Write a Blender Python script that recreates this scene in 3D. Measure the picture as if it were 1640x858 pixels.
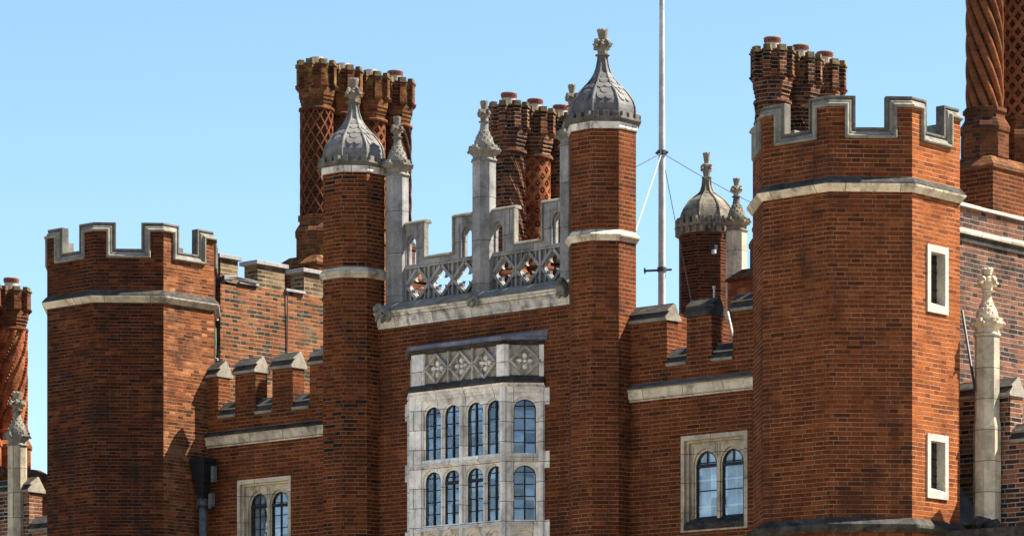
import bpy, bmesh, math, random
from math import sin, cos, pi, radians, sqrt, tan, atan2, hypot
from mathutils import Vector, Matrix, noise as mnoise

random.seed(7)
scene = bpy.context.scene
for o in list(bpy.data.objects):
    bpy.data.objects.remove(o, do_unlink=True)

# ------------------------------------------------------------------ camera, sky, sun, exposure
cam_d = bpy.data.cameras.new('camera')
cam = bpy.data.objects.new('camera', cam_d)
scene.collection.objects.link(cam)
cam.location = (34.604, -39.082, 1.6)
cam.rotation_euler = (radians(90), 0, 0.7247)
cam_d.sensor_width = 36.0
cam_d.lens = 36.0 * 5886.0 / 1640.0
cam_d.shift_y = (1384.1 - 429.0) / 1640.0
cam_d.clip_start = 0.5
cam_d.clip_end = 5000.0
scene.camera = cam

SUN_AZ, SUN_EL = 50.0, 50.0            # azimuth from +X towards +Y
world = bpy.data.worlds.new('World')
scene.world = world
world.use_nodes = True
wn = world.node_tree
bg = wn.nodes['Background']
sky = wn.nodes.new('ShaderNodeTexSky')
sky.sky_type = 'NISHITA'
sky.sun_disc = False
sky.sun_elevation = radians(SUN_EL)
sky.sun_rotation = radians(90.0 - SUN_AZ)
sky.altitude = 0.0
sky.air_density = 1.0
sky.dust_density = 0.0
sky.ozone_density = 5.0
wn.links.new(sky.outputs['Color'], bg.inputs['Color'])
bg.inputs['Strength'].default_value = 0.065

sun_d = bpy.data.lights.new('sun', 'SUN')
sun_d.energy = 5.0
sun_d.angle = radians(0.5)
sun_d.color = (1.0, 0.93, 0.82)
sun = bpy.data.objects.new('sun', sun_d)
scene.collection.objects.link(sun)
sdir = Vector((cos(radians(SUN_AZ)) * cos(radians(SUN_EL)), sin(radians(SUN_AZ)) * cos(radians(SUN_EL)), sin(radians(SUN_EL))))
sun.location = sdir * 60
sun.rotation_euler = sdir.to_track_quat('Z', 'Y').to_euler()

scene.view_settings.view_transform = 'Standard'
scene.view_settings.look = 'None'
scene.view_settings.exposure = 1.75
scene.view_settings.gamma = 1.0
scene.render.engine = 'CYCLES'
scene.cycles.max_bounces = 6
scene.cycles.diffuse_bounces = 4

# ------------------------------------------------------------------ materials
class NT:
    def __init__(self, name):
        self.m = bpy.data.materials.new(name)
        self.m.use_nodes = True
        self.t = self.m.node_tree
        self.b = self.t.nodes['Principled BSDF']
    def n(self, typ, **kw):
        nd = self.t.nodes.new(typ)
        for k, v in kw.items():
            if k.startswith('i_'):
                nd.inputs[k[2:].replace('_', ' ')].default_value = v
            else:
                setattr(nd, k, v)
        return nd
    def l(self, a, b):
        self.t.links.new(a, b)
    def ramp(self, fac, stops, interp='LINEAR'):
        r = self.n('ShaderNodeValToRGB')
        r.color_ramp.interpolation = interp
        els = r.color_ramp.elements
        while len(els) < len(stops):
            els.new(0.5)
        for e, (p, c) in zip(els, stops):
            e.position = p
            e.color = (c[0], c[1], c[2], 1) if not isinstance(c, (int, float)) else (c, c, c, 1)
        self.l(fac, r.inputs['Fac'])
        return r.outputs['Color']
    def mix(self, fac, a, b, mode='MIX'):
        x = self.n('ShaderNodeMix', data_type='RGBA', blend_type=mode)
        for sock, v in ((x.inputs[0], fac), (x.inputs[6], a), (x.inputs[7], b)):
            if isinstance(v, (int, float)):
                sock.default_value = v
            elif isinstance(v, tuple):
                sock.default_value = (v[0], v[1], v[2], 1)
            else:
                self.l(v, sock)
        return x.outputs[2]
    def noise(self, vec, scale, detail=4.0, rough=0.55, dist=0.0):
        x = self.n('ShaderNodeTexNoise')
        x.inputs['Scale'].default_value = scale
        x.inputs['Detail'].default_value = detail
        x.inputs['Roughness'].default_value = rough
        x.inputs['Distortion'].default_value = dist
        self.l(vec, x.inputs['Vector'])
        return x
    def pos(self, scale=(1, 1, 1), off=(0, 0, 0)):
        g = self.n('ShaderNodeNewGeometry')
        mp = self.n('ShaderNodeMapping')
        mp.inputs['Scale'].default_value = scale
        mp.inputs['Location'].default_value = off
        self.l(g.outputs['Position'], mp.inputs['Vector'])
        return mp.outputs['Vector']
    def math(self, op, a, b=None, clamp=False):
        x = self.n('ShaderNodeMath', operation=op, use_clamp=clamp)
        for i, v in enumerate((a, b)):
            if v is None: continue
            if isinstance(v, (int, float)): x.inputs[i].default_value = v
            else: self.l(v, x.inputs[i])
        return x.outputs[0]
    def bump(self, h, strength, dist):
        x = self.n('ShaderNodeBump')
        x.inputs['Strength'].default_value = strength
        x.inputs['Distance'].default_value = dist
        self.l(h, x.inputs['Height'])
        self.l(x.outputs['Normal'], self.b.inputs['Normal'])

def brick_mat(name, stops, mortar, bw=0.225, bh=0.0575, mort=0.0085, soot=0.35, sootcol=(0.022, 0.016, 0.013), bloom=0.0,
              bloomcol=(0.35, 0.28, 0.22), lichen=0.0, wob=0.004, seed=0.0, streak=0.3, vert=0.75, hdark=0.0, clus=0.9, grain=0.35):
    q = NT(name)
    uv = q.n('ShaderNodeUVMap')
    P = q.pos(off=(seed, seed * 0.7, seed * 0.3))
    wn_ = q.noise(P, 5.0, 2.0)
    sub = q.n('ShaderNodeVectorMath', operation='SUBTRACT'); sub.inputs[1].default_value = (0.5, 0.5, 0.5)
    q.l(wn_.outputs['Color'], sub.inputs[0])
    sc = q.n('ShaderNodeVectorMath', operation='SCALE'); sc.inputs['Scale'].default_value = wob * 2
    q.l(sub.outputs[0], sc.inputs[0])
    add = q.n('ShaderNodeVectorMath', operation='ADD')
    q.l(uv.outputs['UV'], add.inputs[0]); q.l(sc.outputs[0], add.inputs[1])
    # Flemish bond: stretcher and header in turn, every other course shifted by half a pair
    sp = q.n('ShaderNodeSeparateXYZ'); q.l(add.outputs[0], sp.inputs[0])
    pitch = bw * 1.5
    vr = q.math('DIVIDE', sp.outputs['Y'], bh)
    row = q.math('FLOOR', vr); fv = q.math('SUBTRACT', vr, row)
    rr = q.n('ShaderNodeTexWhiteNoise', noise_dimensions='1D'); q.l(row, rr.inputs['W'])
    ur = q.math('ADD', q.math('DIVIDE', sp.outputs['X'], pitch), q.math('ADD', q.math('MULTIPLY', q.math('FLOORED_MODULO', row, 2.0), 0.5), q.math('MULTIPLY', rr.outputs['Value'], 0.10)))
    cell = q.math('FLOOR', ur); fu = q.math('SUBTRACT', ur, cell)
    hd = q.math('GREATER_THAN', fu, 0.655)
    cid = q.n('ShaderNodeCombineXYZ')
    q.l(q.math('ADD', q.math('MULTIPLY', cell, 2.0), hd), cid.inputs['X']); q.l(row, cid.inputs['Y']); cid.inputs['Z'].default_value = seed
    wh = q.n('ShaderNodeTexWhiteNoise', noise_dimensions='3D'); q.l(cid.outputs[0], wh.inputs['Vector'])
    # distance to the nearest joint, in metres
    dv = q.math('MULTIPLY', q.math('MINIMUM', fv, q.math('SUBTRACT', 1.0, fv)), bh)
    du = q.math('MULTIPLY', q.math('MINIMUM', q.math('MINIMUM', fu, q.math('SUBTRACT', 1.0, fu)), q.math('ABSOLUTE', q.math('SUBTRACT', fu, 0.655))), pitch)
    def joint(dist, half):
        mr = q.n('ShaderNodeMapRange', interpolation_type='SMOOTHSTEP')
        q.l(dist, mr.inputs['Value'])
        mr.inputs['From Min'].default_value = half * 0.55; mr.inputs['From Max'].default_value = half * 1.35
        mr.inputs['To Min'].default_value = 1.0; mr.inputs['To Max'].default_value = 0.0
        return mr.outputs['Result']
    jn = q.math('MAXIMUM', joint(dv, mort * 0.62), q.math('MULTIPLY', joint(du, mort * 0.5), vert))
    cl = q.noise(P, 1.3, 3.0, 0.6)
    val = q.math('ADD', wh.outputs['Value'], q.math('MULTIPLY', q.math('SUBTRACT', cl.outputs['Fac'], 0.5), clus))
    if hdark: val = q.math('SUBTRACT', val, q.math('MULTIPLY', hd, hdark))
    class _B: pass
    br = _B(); br.outputs = {'Color': val, 'Fac': jn}
    base = q.ramp(br.outputs['Color'], stops)
    # tone within each brick
    fine = q.noise(P, 34.0, 3.0, 0.65)
    base = q.mix(0.55, base, q.ramp(fine.outputs['Fac'], [(0.25, 0.45), (0.75, 1.35)]), 'MULTIPLY')
    sm_ = q.n('ShaderNodeMapping'); sm_.inputs['Scale'].default_value = (3.0, 26.0, 1.0); sm_.inputs['Location'].default_value = (seed, seed, 0)
    q.l(uv.outputs['UV'], sm_.inputs['Vector'])
    hs = q.noise(sm_.outputs['Vector'], 1.0, 5.0, 0.7)
    base = q.mix(grain, base, q.ramp(hs.outputs['Fac'], [(0.30, 0.35), (0.70, 1.5)]), 'MULTIPLY')
    # patches of replaced / fired bricks
    big = q.noise(P, 0.9, 5.0, 0.6)
    base = q.mix(0.6, base, q.ramp(big.outputs['Fac'], [(0.32, (0.55, 0.50, 0.48)), (0.68, (1.30, 1.24, 1.18))]), 'MULTIPLY')
    # mortar colour, uneven
    mcol = q.mix(q.ramp(q.noise(P, 3.0, 4.0).outputs['Fac'], [(0.35, 0.0), (0.68, 0.75)]), mortar, tuple(c * 0.28 for c in mortar))
    col = q.mix(br.outputs['Fac'], base, mcol)
    # soot in blotches and in vertical runs
    s1 = q.noise(P, 1.7, 7.0, 0.66, 0.4)
    s2 = q.noise(q.pos(scale=(4.5, 4.5, 0.35), off=(seed, 3, 0)), 1.0, 5.0, 0.6)
    sm = q.math('ADD', q.ramp(s1.outputs['Fac'], [(0.50, 0.0), (0.72, soot)]), q.ramp(s2.outputs['Fac'], [(0.52, 0.0), (0.78, streak * soot * 2)]), clamp=True)
    col = q.mix(sm, col, sootcol)
    if bloom > 0:
        b1 = q.noise(P, 2.3, 6.0, 0.62)
        col = q.mix(q.ramp(b1.outputs['Fac'], [(0.54, 0.0), (0.76, bloom)]), col, bloomcol)
    if lichen > 0:
        li = q.noise(P, 8.0, 6.0, 0.68)
        col = q.mix(q.ramp(li.outputs['Fac'], [(0.54, 0.0), (0.66, lichen)]), col, (0.23, 0.15, 0.025))
    q.l(col, q.b.inputs['Base Color'])
    q.b.inputs['Roughness'].default_value = 0.92
    q.b.inputs['Specular IOR Level'].default_value = 0.04
    h = q.math('ADD', q.math('MULTIPLY', br.outputs['Fac'], -0.8), q.math('MULTIPLY', fine.outputs['Fac'], 0.5))
    h = q.math('ADD', h, q.math('MULTIPLY', q.noise(P, 9.0, 3.0).outputs['Fac'], 0.5))
    q.bump(h, 0.9, 0.009)
    return q.m

def stone_mat(name, light, mid, dark, stain=0.5, blocks=(0.55, 0.28), joint=0.6, lichen=0.0, lichcol=(0.30, 0.22, 0.05), streak=0.4, seed=0.0, rough=0.9, gloss=0.15, bump=0.5, grain=(0.5, 1.3)):
    q = NT(name)
    P = q.pos(off=(seed, seed, seed * 0.5))
    uv = q.n('ShaderNodeUVMap')
    n1 = q.noise(P, 2.2, 7.0, 0.62, 0.3)
    col = q.ramp(n1.outputs['Fac'], [(0.34, mid), (0.60, light)])
    n2 = q.noise(P, 16.0, 5.0, 0.7)
    col = q.mix(0.5, col, q.ramp(n2.outputs['Fac'], [(0.28, grain[0]), (0.72, grain[1])]), 'MULTIPLY')
    s1 = q.noise(P, 4.5, 8.0, 0.70, 0.5)
    s2 = q.noise(q.pos(scale=(7, 7, 0.7), off=(seed, 1, 0)), 1.0, 6.0, 0.65)
    m = q.math('ADD', q.ramp(s1.outputs['Fac'], [(0.46, 0.0), (0.66, stain)]), q.ramp(s2.outputs['Fac'], [(0.50, 0.0), (0.72, streak)]), clamp=True)
    col = q.mix(m, col, dark)
    if lichen > 0:
        li = q.noise(P, 11.0, 6.0, 0.7)
        col = q.mix(q.ramp(li.outputs['Fac'], [(0.53, 0.0), (0.64, lichen)]), col, lichcol)
    h = q.math('MULTIPLY', n2.outputs['Fac'], 0.8)
    if blocks:
        br = q.n('ShaderNodeTexBrick', offset=0.5, offset_frequency=2, squash=1.0)
        br.inputs['Scale'].default_value = 1.0
        br.inputs['Mortar Size'].default_value = 0.004
        br.inputs['Mortar Smooth'].default_value = 0.1
        br.inputs['Brick Width'].default_value = blocks[0]
        br.inputs['Row Height'].default_value = blocks[1]
        br.inputs['Color1'].default_value = (0.78, 0.78, 0.78, 1)
        br.inputs['Color2'].default_value = (1.15, 1.15, 1.15, 1)
        q.l(uv.outputs['UV'], br.inputs['Vector'])
        col = q.mix(1.0, col, br.outputs['Color'], 'MULTIPLY')
        col = q.mix(q.math('MULTIPLY', br.outputs['Fac'], joint), col, tuple(c * 0.5 for c in dark))
    q.l(col, q.b.inputs['Base Color'])
    q.b.inputs['Roughness'].default_value = rough
    q.b.inputs['Specular IOR Level'].default_value = gloss
    h = q.math('ADD', h, q.math('MULTIPLY', q.noise(P, 60.0, 3.0, 0.7).outputs['Fac'], 0.5))
    q.bump(h, bump, 0.008)
    return q.m

def plain_mat(name, col, rough=0.6, metal=0.0, var=0.3, scale=9.0, spec=0.4, bump=0.2, col2=None):
    q = NT(name)
    P = q.pos()
    n1 = q.noise(P, scale, 6.0, 0.65)
    c2 = col2 or tuple(c * (1 - var) for c in col)
    q.l(q.ramp(n1.outputs['Fac'], [(0.35, c2), (0.65, col)]), q.b.inputs['Base Color'])
    q.b.inputs['Roughness'].default_value = rough
    q.b.inputs['Metallic'].default_value = metal
    q.b.inputs['Specular IOR Level'].default_value = spec
    if bump: q.bump(n1.outputs['Fac'], bump, 0.01)
    return q.m

RED = [(0.0, (0.072, 0.022, 0.0095)), (0.05, (0.090, 0.0265, 0.0095)), (0.14, (0.118, 0.031, 0.0105)), (0.55, (0.140, 0.0372, 0.0122)), (0.85, (0.165, 0.0455, 0.0145)), (1.0, (0.205, 0.061, 0.019))]
M = {}
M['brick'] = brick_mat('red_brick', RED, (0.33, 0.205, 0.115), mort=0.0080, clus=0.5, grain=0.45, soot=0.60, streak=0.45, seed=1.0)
M['brick_lit'] = brick_mat('sunlit_red_brick', [(0.0, (0.13, 0.036, 0.0135)), (0.14, (0.18, 0.048, 0.0155)), (0.34, (0.225, 0.061, 0.0175)), (1.0, (0.295, 0.086, 0.025))], (0.43, 0.26, 0.14), mort=0.008, soot=0.22, seed=5.0)  # lighter copy of the red brick, sunlight painted into the +X face
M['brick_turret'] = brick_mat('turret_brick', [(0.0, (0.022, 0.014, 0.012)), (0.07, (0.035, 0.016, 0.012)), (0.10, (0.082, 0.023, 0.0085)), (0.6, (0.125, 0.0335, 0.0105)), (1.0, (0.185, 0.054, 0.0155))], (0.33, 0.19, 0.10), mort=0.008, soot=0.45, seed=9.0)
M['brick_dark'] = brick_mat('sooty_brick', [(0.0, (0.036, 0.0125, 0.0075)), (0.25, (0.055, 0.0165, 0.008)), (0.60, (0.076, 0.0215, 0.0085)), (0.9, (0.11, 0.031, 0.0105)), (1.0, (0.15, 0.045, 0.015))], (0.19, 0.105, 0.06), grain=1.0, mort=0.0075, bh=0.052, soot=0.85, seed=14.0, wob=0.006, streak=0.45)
M['brick_mott_lit'] = brick_mat('sunlit_mottled_brick', [(0.0, (0.08, 0.030, 0.017)), (0.15, (0.13, 0.043, 0.019)), (0.50, (0.19, 0.058, 0.021)), (0.85, (0.26, 0.088, 0.032)), (1.0, (0.34, 0.15, 0.068))], (0.33, 0.20, 0.11), grain=1.0, mort=0.008, bh=0.052, soot=0.7, bloom=0.35, bloomcol=(0.32, 0.18, 0.10), seed=18.0, wob=0.007)  # mottled brick, lightened for the +X face so sunlight is in its colour
M['brick_old'] = brick_mat('old_buff_brick', [(0.0, (0.045, 0.034, 0.026)), (0.17, (0.085, 0.052, 0.03)), (0.26, (0.14, 0.054, 0.025)), (0.6, (0.215, 0.074, 0.030)), (1.0, (0.28, 0.115, 0.05))], (0.37, 0.265, 0.165), bh=0.064, bw=0.235, mort=0.010, soot=0.40, hdark=0.30, clus=0.6, bloom=0.5, bloomcol=(0.22, 0.145, 0.085), seed=21.0, wob=0.01)
M['brick_stock'] = brick_mat('buff_stock_brick', [(0.0, (0.05, 0.038, 0.025)), (0.3, (0.12, 0.085, 0.048)), (1.0, (0.22, 0.155, 0.085))], (0.38, 0.30, 0.20), bh=0.066, bw=0.24, mort=0.012, soot=0.45, seed=24.0, wob=0.01)
M['brick_grey'] = brick_mat('grey_pink_brick', [(0.0, (0.035, 0.028, 0.025)), (0.25, (0.075, 0.05, 0.042)), (0.5, (0.14, 0.065, 0.045)), (1.0, (0.23, 0.098, 0.055))], (0.33, 0.26, 0.20), bh=0.064, bw=0.235, mort=0.010, soot=0.6, hdark=0.15, bloom=0.5, bloomcol=(0.17, 0.135, 0.10), seed=28.0, wob=0.01)
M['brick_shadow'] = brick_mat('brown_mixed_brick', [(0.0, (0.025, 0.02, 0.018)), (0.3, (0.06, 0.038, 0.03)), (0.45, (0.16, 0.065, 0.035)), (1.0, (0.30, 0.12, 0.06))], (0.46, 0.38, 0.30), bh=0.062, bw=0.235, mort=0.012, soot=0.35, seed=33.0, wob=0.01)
CH = [(0.0, (0.055, 0.023, 0.013)), (0.2, (0.09, 0.032, 0.0145)), (0.6, (0.13, 0.044, 0.0175)), (1.0, (0.18, 0.066, 0.026))]
M['chim'] = brick_mat('chimney_brick', CH, (0.20, 0.13, 0.09), bw=0.20, bh=0.055, mort=0.006, soot=0.5, seed=40.0)
M['chim_lichen'] = brick_mat('lichened_chimney_brick', CH, (0.22, 0.15, 0.10), bw=0.20, bh=0.055, mort=0.006, soot=0.75, lichen=0.8, seed=44.0)
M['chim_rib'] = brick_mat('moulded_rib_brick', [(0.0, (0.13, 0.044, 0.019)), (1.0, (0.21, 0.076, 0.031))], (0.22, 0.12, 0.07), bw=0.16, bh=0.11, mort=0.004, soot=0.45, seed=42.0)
M['chim_recess'] = brick_mat('dark_recess_brick', [(0.0, (0.03, 0.016, 0.012)), (1.0, (0.10, 0.038, 0.02))], (0.17, 0.10, 0.065), bw=0.18, bh=0.055, mort=0.006, soot=0.6, seed=43.0)  # dark brick for recesses: soot in the lattice, extra contrast in the twist
M['chim_mid'] = brick_mat('brown_recess_brick', [(0.0, (0.08, 0.03, 0.016)), (1.0, (0.17, 0.06, 0.026))], (0.17, 0.10, 0.06), bw=0.16, bh=0.11, mort=0.004, soot=0.5, seed=45.0)
M['chim_dark'] = brick_mat('sooted_chimney_brick', [(0.0, (0.02, 0.013, 0.010)), (0.35, (0.055, 0.024, 0.014)), (0.7, (0.12, 0.044, 0.020)), (1.0, (0.20, 0.075, 0.033))], (0.34, 0.25, 0.17), bw=0.20, bh=0.058, mort=0.009, soot=0.6, seed=47.0)
M['chim_orange'] = brick_mat('orange_moulded_brick', [(0.0, (0.16, 0.055, 0.025)), (0.5, (0.30, 0.105, 0.045)), (1.0, (0.38, 0.145, 0.06))], (0.26, 0.13, 0.075), bw=0.16, bh=0.11, mort=0.004, soot=0.35, seed=50.0)
M['stone_pale'] = stone_mat('pale_limestone', (0.88, 0.81, 0.69), (0.76, 0.70, 0.60), (0.15, 0.13, 0.105), stain=0.50, joint=0.14, streak=0.35, grain=(0.75, 1.15), lichen=0.0, seed=2)
M['stone_white'] = stone_mat('white_limestone', (0.54, 0.49, 0.40), (0.43, 0.39, 0.32), (0.15, 0.13, 0.105), stain=0.4, streak=0.4, blocks=None, seed=3)
M['stone_frieze'] = stone_mat('stained_carved_stone', (0.56, 0.50, 0.41), (0.38, 0.345, 0.285), (0.07, 0.063, 0.053), stain=0.6, streak=0.5, blocks=None, seed=7)
M['stone_cornice'] = stone_mat('streaked_cornice_stone', (0.80, 0.74, 0.62), (0.62, 0.57, 0.48), (0.10, 0.09, 0.075), stain=0.75, streak=0.65, blocks=(0.75, 0.6), joint=0.4, grain=(0.7, 1.15), seed=10)
M['stone_grey'] = stone_mat('weathered_grey_stone', (0.34, 0.325, 0.30), (0.23, 0.222, 0.21), (0.06, 0.058, 0.055), stain=0.5, streak=0.5, blocks=(0.9, 0.62), seed=4)
M['stone_buff'] = stone_mat('buff_limestone', (0.58, 0.49, 0.34), (0.45, 0.38, 0.27), (0.09, 0.077, 0.06), stain=0.45, streak=0.45, blocks=(0.8, 0.4), grain=(0.7, 1.15), lichen=0.25, lichcol=(0.16, 0.13, 0.05), seed=6)
M['stone_string'] = stone_mat('stained_string_stone', (0.70, 0.60, 0.43), (0.54, 0.465, 0.34), (0.08, 0.07, 0.056), stain=0.6, streak=0.45, grain=(0.7, 1.15), blocks=(0.7, 0.5), seed=8)
M['stone_cope'] = stone_mat('grey_coping_stone', (0.29, 0.265, 0.21), (0.18, 0.17, 0.143), (0.05, 0.049, 0.044), stain=0.6, streak=0.4, blocks=None, lichen=0.35, lichcol=(0.25, 0.22, 0.15), seed=11)
M['stone_black'] = stone_mat('blackened_stone', (0.075, 0.066, 0.054), (0.032, 0.029, 0.025), (0.010, 0.010, 0.010), stain=0.8, streak=0.5, blocks=None, lichen=0.25, lichcol=(0.19, 0.175, 0.135), seed=13)
M['stone_cap'] = stone_mat('lichened_cap_stone', (0.27, 0.25, 0.205), (0.165, 0.155, 0.132), (0.05, 0.048, 0.044), stain=0.6, streak=0.4, blocks=None, lichen=0.45, lichcol=(0.20, 0.17, 0.09), seed=15)
M['stone_brown'] = stone_mat('brown_weathered_stone', (0.27, 0.225, 0.155), (0.15, 0.13, 0.10), (0.03, 0.028, 0.025), stain=0.75, streak=0.6, blocks=(0.5, 0.3), seed=17)
M['finial_stone'] = stone_mat('dark_carved_stone', (0.27, 0.24, 0.18), (0.17, 0.15, 0.12), (0.045, 0.042, 0.036), stain=0.55, streak=0.3, blocks=None, lichen=0.4, lichcol=(0.20, 0.16, 0.05), seed=16)
M['cap_dark'] = stone_mat('sooty_cap_stone', (0.165, 0.15, 0.122), (0.095, 0.088, 0.075), (0.03, 0.03, 0.028), stain=0.6, streak=0.4, blocks=None, lichen=0.3, lichcol=(0.22, 0.20, 0.13), seed=18)
M['lichen_cap'] = stone_mat('lichen_covered_tile', (0.16, 0.115, 0.055), (0.085, 0.065, 0.04), (0.025, 0.022, 0.016), stain=0.6, streak=0.2, blocks=None, lichen=0.5, lichcol=(0.30, 0.215, 0.035), seed=20)
M['lip'] = stone_mat('pale_lichen_lit_end', (0.30, 0.265, 0.205), (0.19, 0.17, 0.135), (0.12, 0.11, 0.09), stain=0.4, streak=0.2, blocks=None, seed=23)  # lichened lips; on coping ends the paleness is painted sunlight
M['slab'] = stone_mat('grey_coping_slab', (0.34, 0.33, 0.31), (0.25, 0.245, 0.23), (0.12, 0.115, 0.105), stain=0.4, streak=0.2, blocks=None, seed=19)
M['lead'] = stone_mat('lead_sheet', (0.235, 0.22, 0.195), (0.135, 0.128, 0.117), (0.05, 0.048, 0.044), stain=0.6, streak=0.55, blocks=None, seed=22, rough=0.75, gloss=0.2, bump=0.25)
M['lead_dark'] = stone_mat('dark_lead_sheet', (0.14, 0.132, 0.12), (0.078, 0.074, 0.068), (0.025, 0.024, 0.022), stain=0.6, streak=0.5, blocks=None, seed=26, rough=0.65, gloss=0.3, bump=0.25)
M['lead_blue'] = stone_mat('blue_grey_lead', (0.20, 0.22, 0.27), (0.10, 0.115, 0.15), (0.03, 0.033, 0.04), stain=0.6, streak=0.2, blocks=None, seed=29, rough=0.5, gloss=0.5, bump=0.4)
M['iron'] = plain_mat('black_iron', (0.012, 0.012, 0.014), 0.5, 0.0, 0.4, spec=0.25)
M['pipe_grey'] = plain_mat('grey_lead_pipe', (0.13, 0.13, 0.13), 0.6, 0.0, 0.6, 14)
M['pole'] = plain_mat('weathered_white_paint', (0.50, 0.49, 0.45), 0.6, 0.0, 0.4, 5)
M['wire_dark'] = plain_mat('dark_wire', (0.05, 0.05, 0.055), 0.6, 0.3, 0.2)
M['wire_white'] = plain_mat('white_rope', (0.65, 0.65, 0.62), 0.8, 0.0, 0.2)
M['cable'] = plain_mat('black_cable', (0.03, 0.03, 0.033), 0.5, 0.0, 0.3)
M['cable_green'] = plain_mat('green_cable', (0.10, 0.22, 0.17), 0.5, 0.0, 0.3)
M['cable_white'] = plain_mat('white_conduit', (0.6, 0.6, 0.6), 0.5, 0.0, 0.2)
M['pot'] = plain_mat('cream_clay', (0.55, 0.45, 0.33), 0.8, 0.0, 0.35, 12)
M['pot_red'] = plain_mat('terracotta', (0.20, 0.07, 0.042), 0.8, 0.0, 0.35, 12)
M['hole'] = plain_mat('dark_hole', (0.015, 0.012, 0.01), 0.9, 0.0, 0.2)  # near-black colour standing in for shade inside slits and pot-rim holes
M['dark_room'] = plain_mat('unlit_room', (0.06, 0.06, 0.065), 0.9, 0.0, 0.2)  # dark tone stands in for the unlit room behind the glass
M['curtain'] = plain_mat('pale_net_curtain', (0.62, 0.63, 0.64), 0.9, 0.0, 0.25, 4)
M['wood_white'] = plain_mat('white_painted_wood', (0.7, 0.7, 0.68), 0.6, 0.0, 0.1)
M['gravel'] = plain_mat('pale_gravel', (0.30, 0.25, 0.18), 0.95, 0.0, 0.35, 0.7)
M['lamp_glass'] = plain_mat('white_lamp_cover', (0.40, 0.40, 0.39), 0.4, 0.0, 0.1)

def glass_mat(name, tint, see):
    q = NT(name)
    out = q.t.nodes['Material Output']
    tr = q.n('ShaderNodeBsdfTransparent'); tr.inputs['Color'].default_value = (tint[0], tint[1], tint[2], 1)
    gl = q.n('ShaderNodeBsdfGlossy'); gl.inputs['Roughness'].default_value = 0.06
    gl.inputs['Color'].default_value = (0.85, 0.92, 1.0, 1)
    fr = q.n('ShaderNodeLayerWeight'); fr.inputs['Blend'].default_value = 0.5
    nz = q.noise(q.pos(), 3.5, 2.0)
    bp = q.n('ShaderNodeBump'); bp.inputs['Strength'].default_value = 0.25; bp.inputs['Distance'].default_value = 0.03
    q.l(nz.outputs['Fac'], bp.inputs['Height'])
    q.l(bp.outputs['Normal'], gl.inputs['Normal']); q.l(bp.outputs['Normal'], fr.inputs['Normal'])
    mx = q.n('ShaderNodeMixShader')
    uvn = q.n('ShaderNodeUVMap'); sn = q.n('ShaderNodeVectorMath', operation='SNAP'); sn.inputs[1].default_value = (0.145, 0.157, 1.0)
    q.l(uvn.outputs['UV'], sn.inputs[0])
    wp = q.n('ShaderNodeTexWhiteNoise', noise_dimensions='3D'); q.l(sn.outputs[0], wp.inputs['Vector'])
    vary = q.math('MULTIPLY', q.math('SUBTRACT', wp.outputs['Value'], 0.5), see * 0.9)
    q.l(q.math('ADD', q.math('ADD', q.math('MULTIPLY', q.math('POWER', fr.outputs['Facing'], 3.0), 0.6), see), vary), mx.inputs['Fac'])
    q.l(tr.outputs[0], mx.inputs[1]); q.l(gl.outputs[0], mx.inputs[2])
    q.l(mx.outputs[0], out.inputs['Surface'])
    return q.m
M['glass'] = glass_mat('window_glass', (0.75, 0.85, 0.9), 0.17)
M['glass_dark'] = glass_mat('dark_window_glass', (0.5, 0.5, 0.5), 0.04)

# ------------------------------------------------------------------ mesh builder and object helpers
ORG = {}
def V(*a): return Vector(a)

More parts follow.
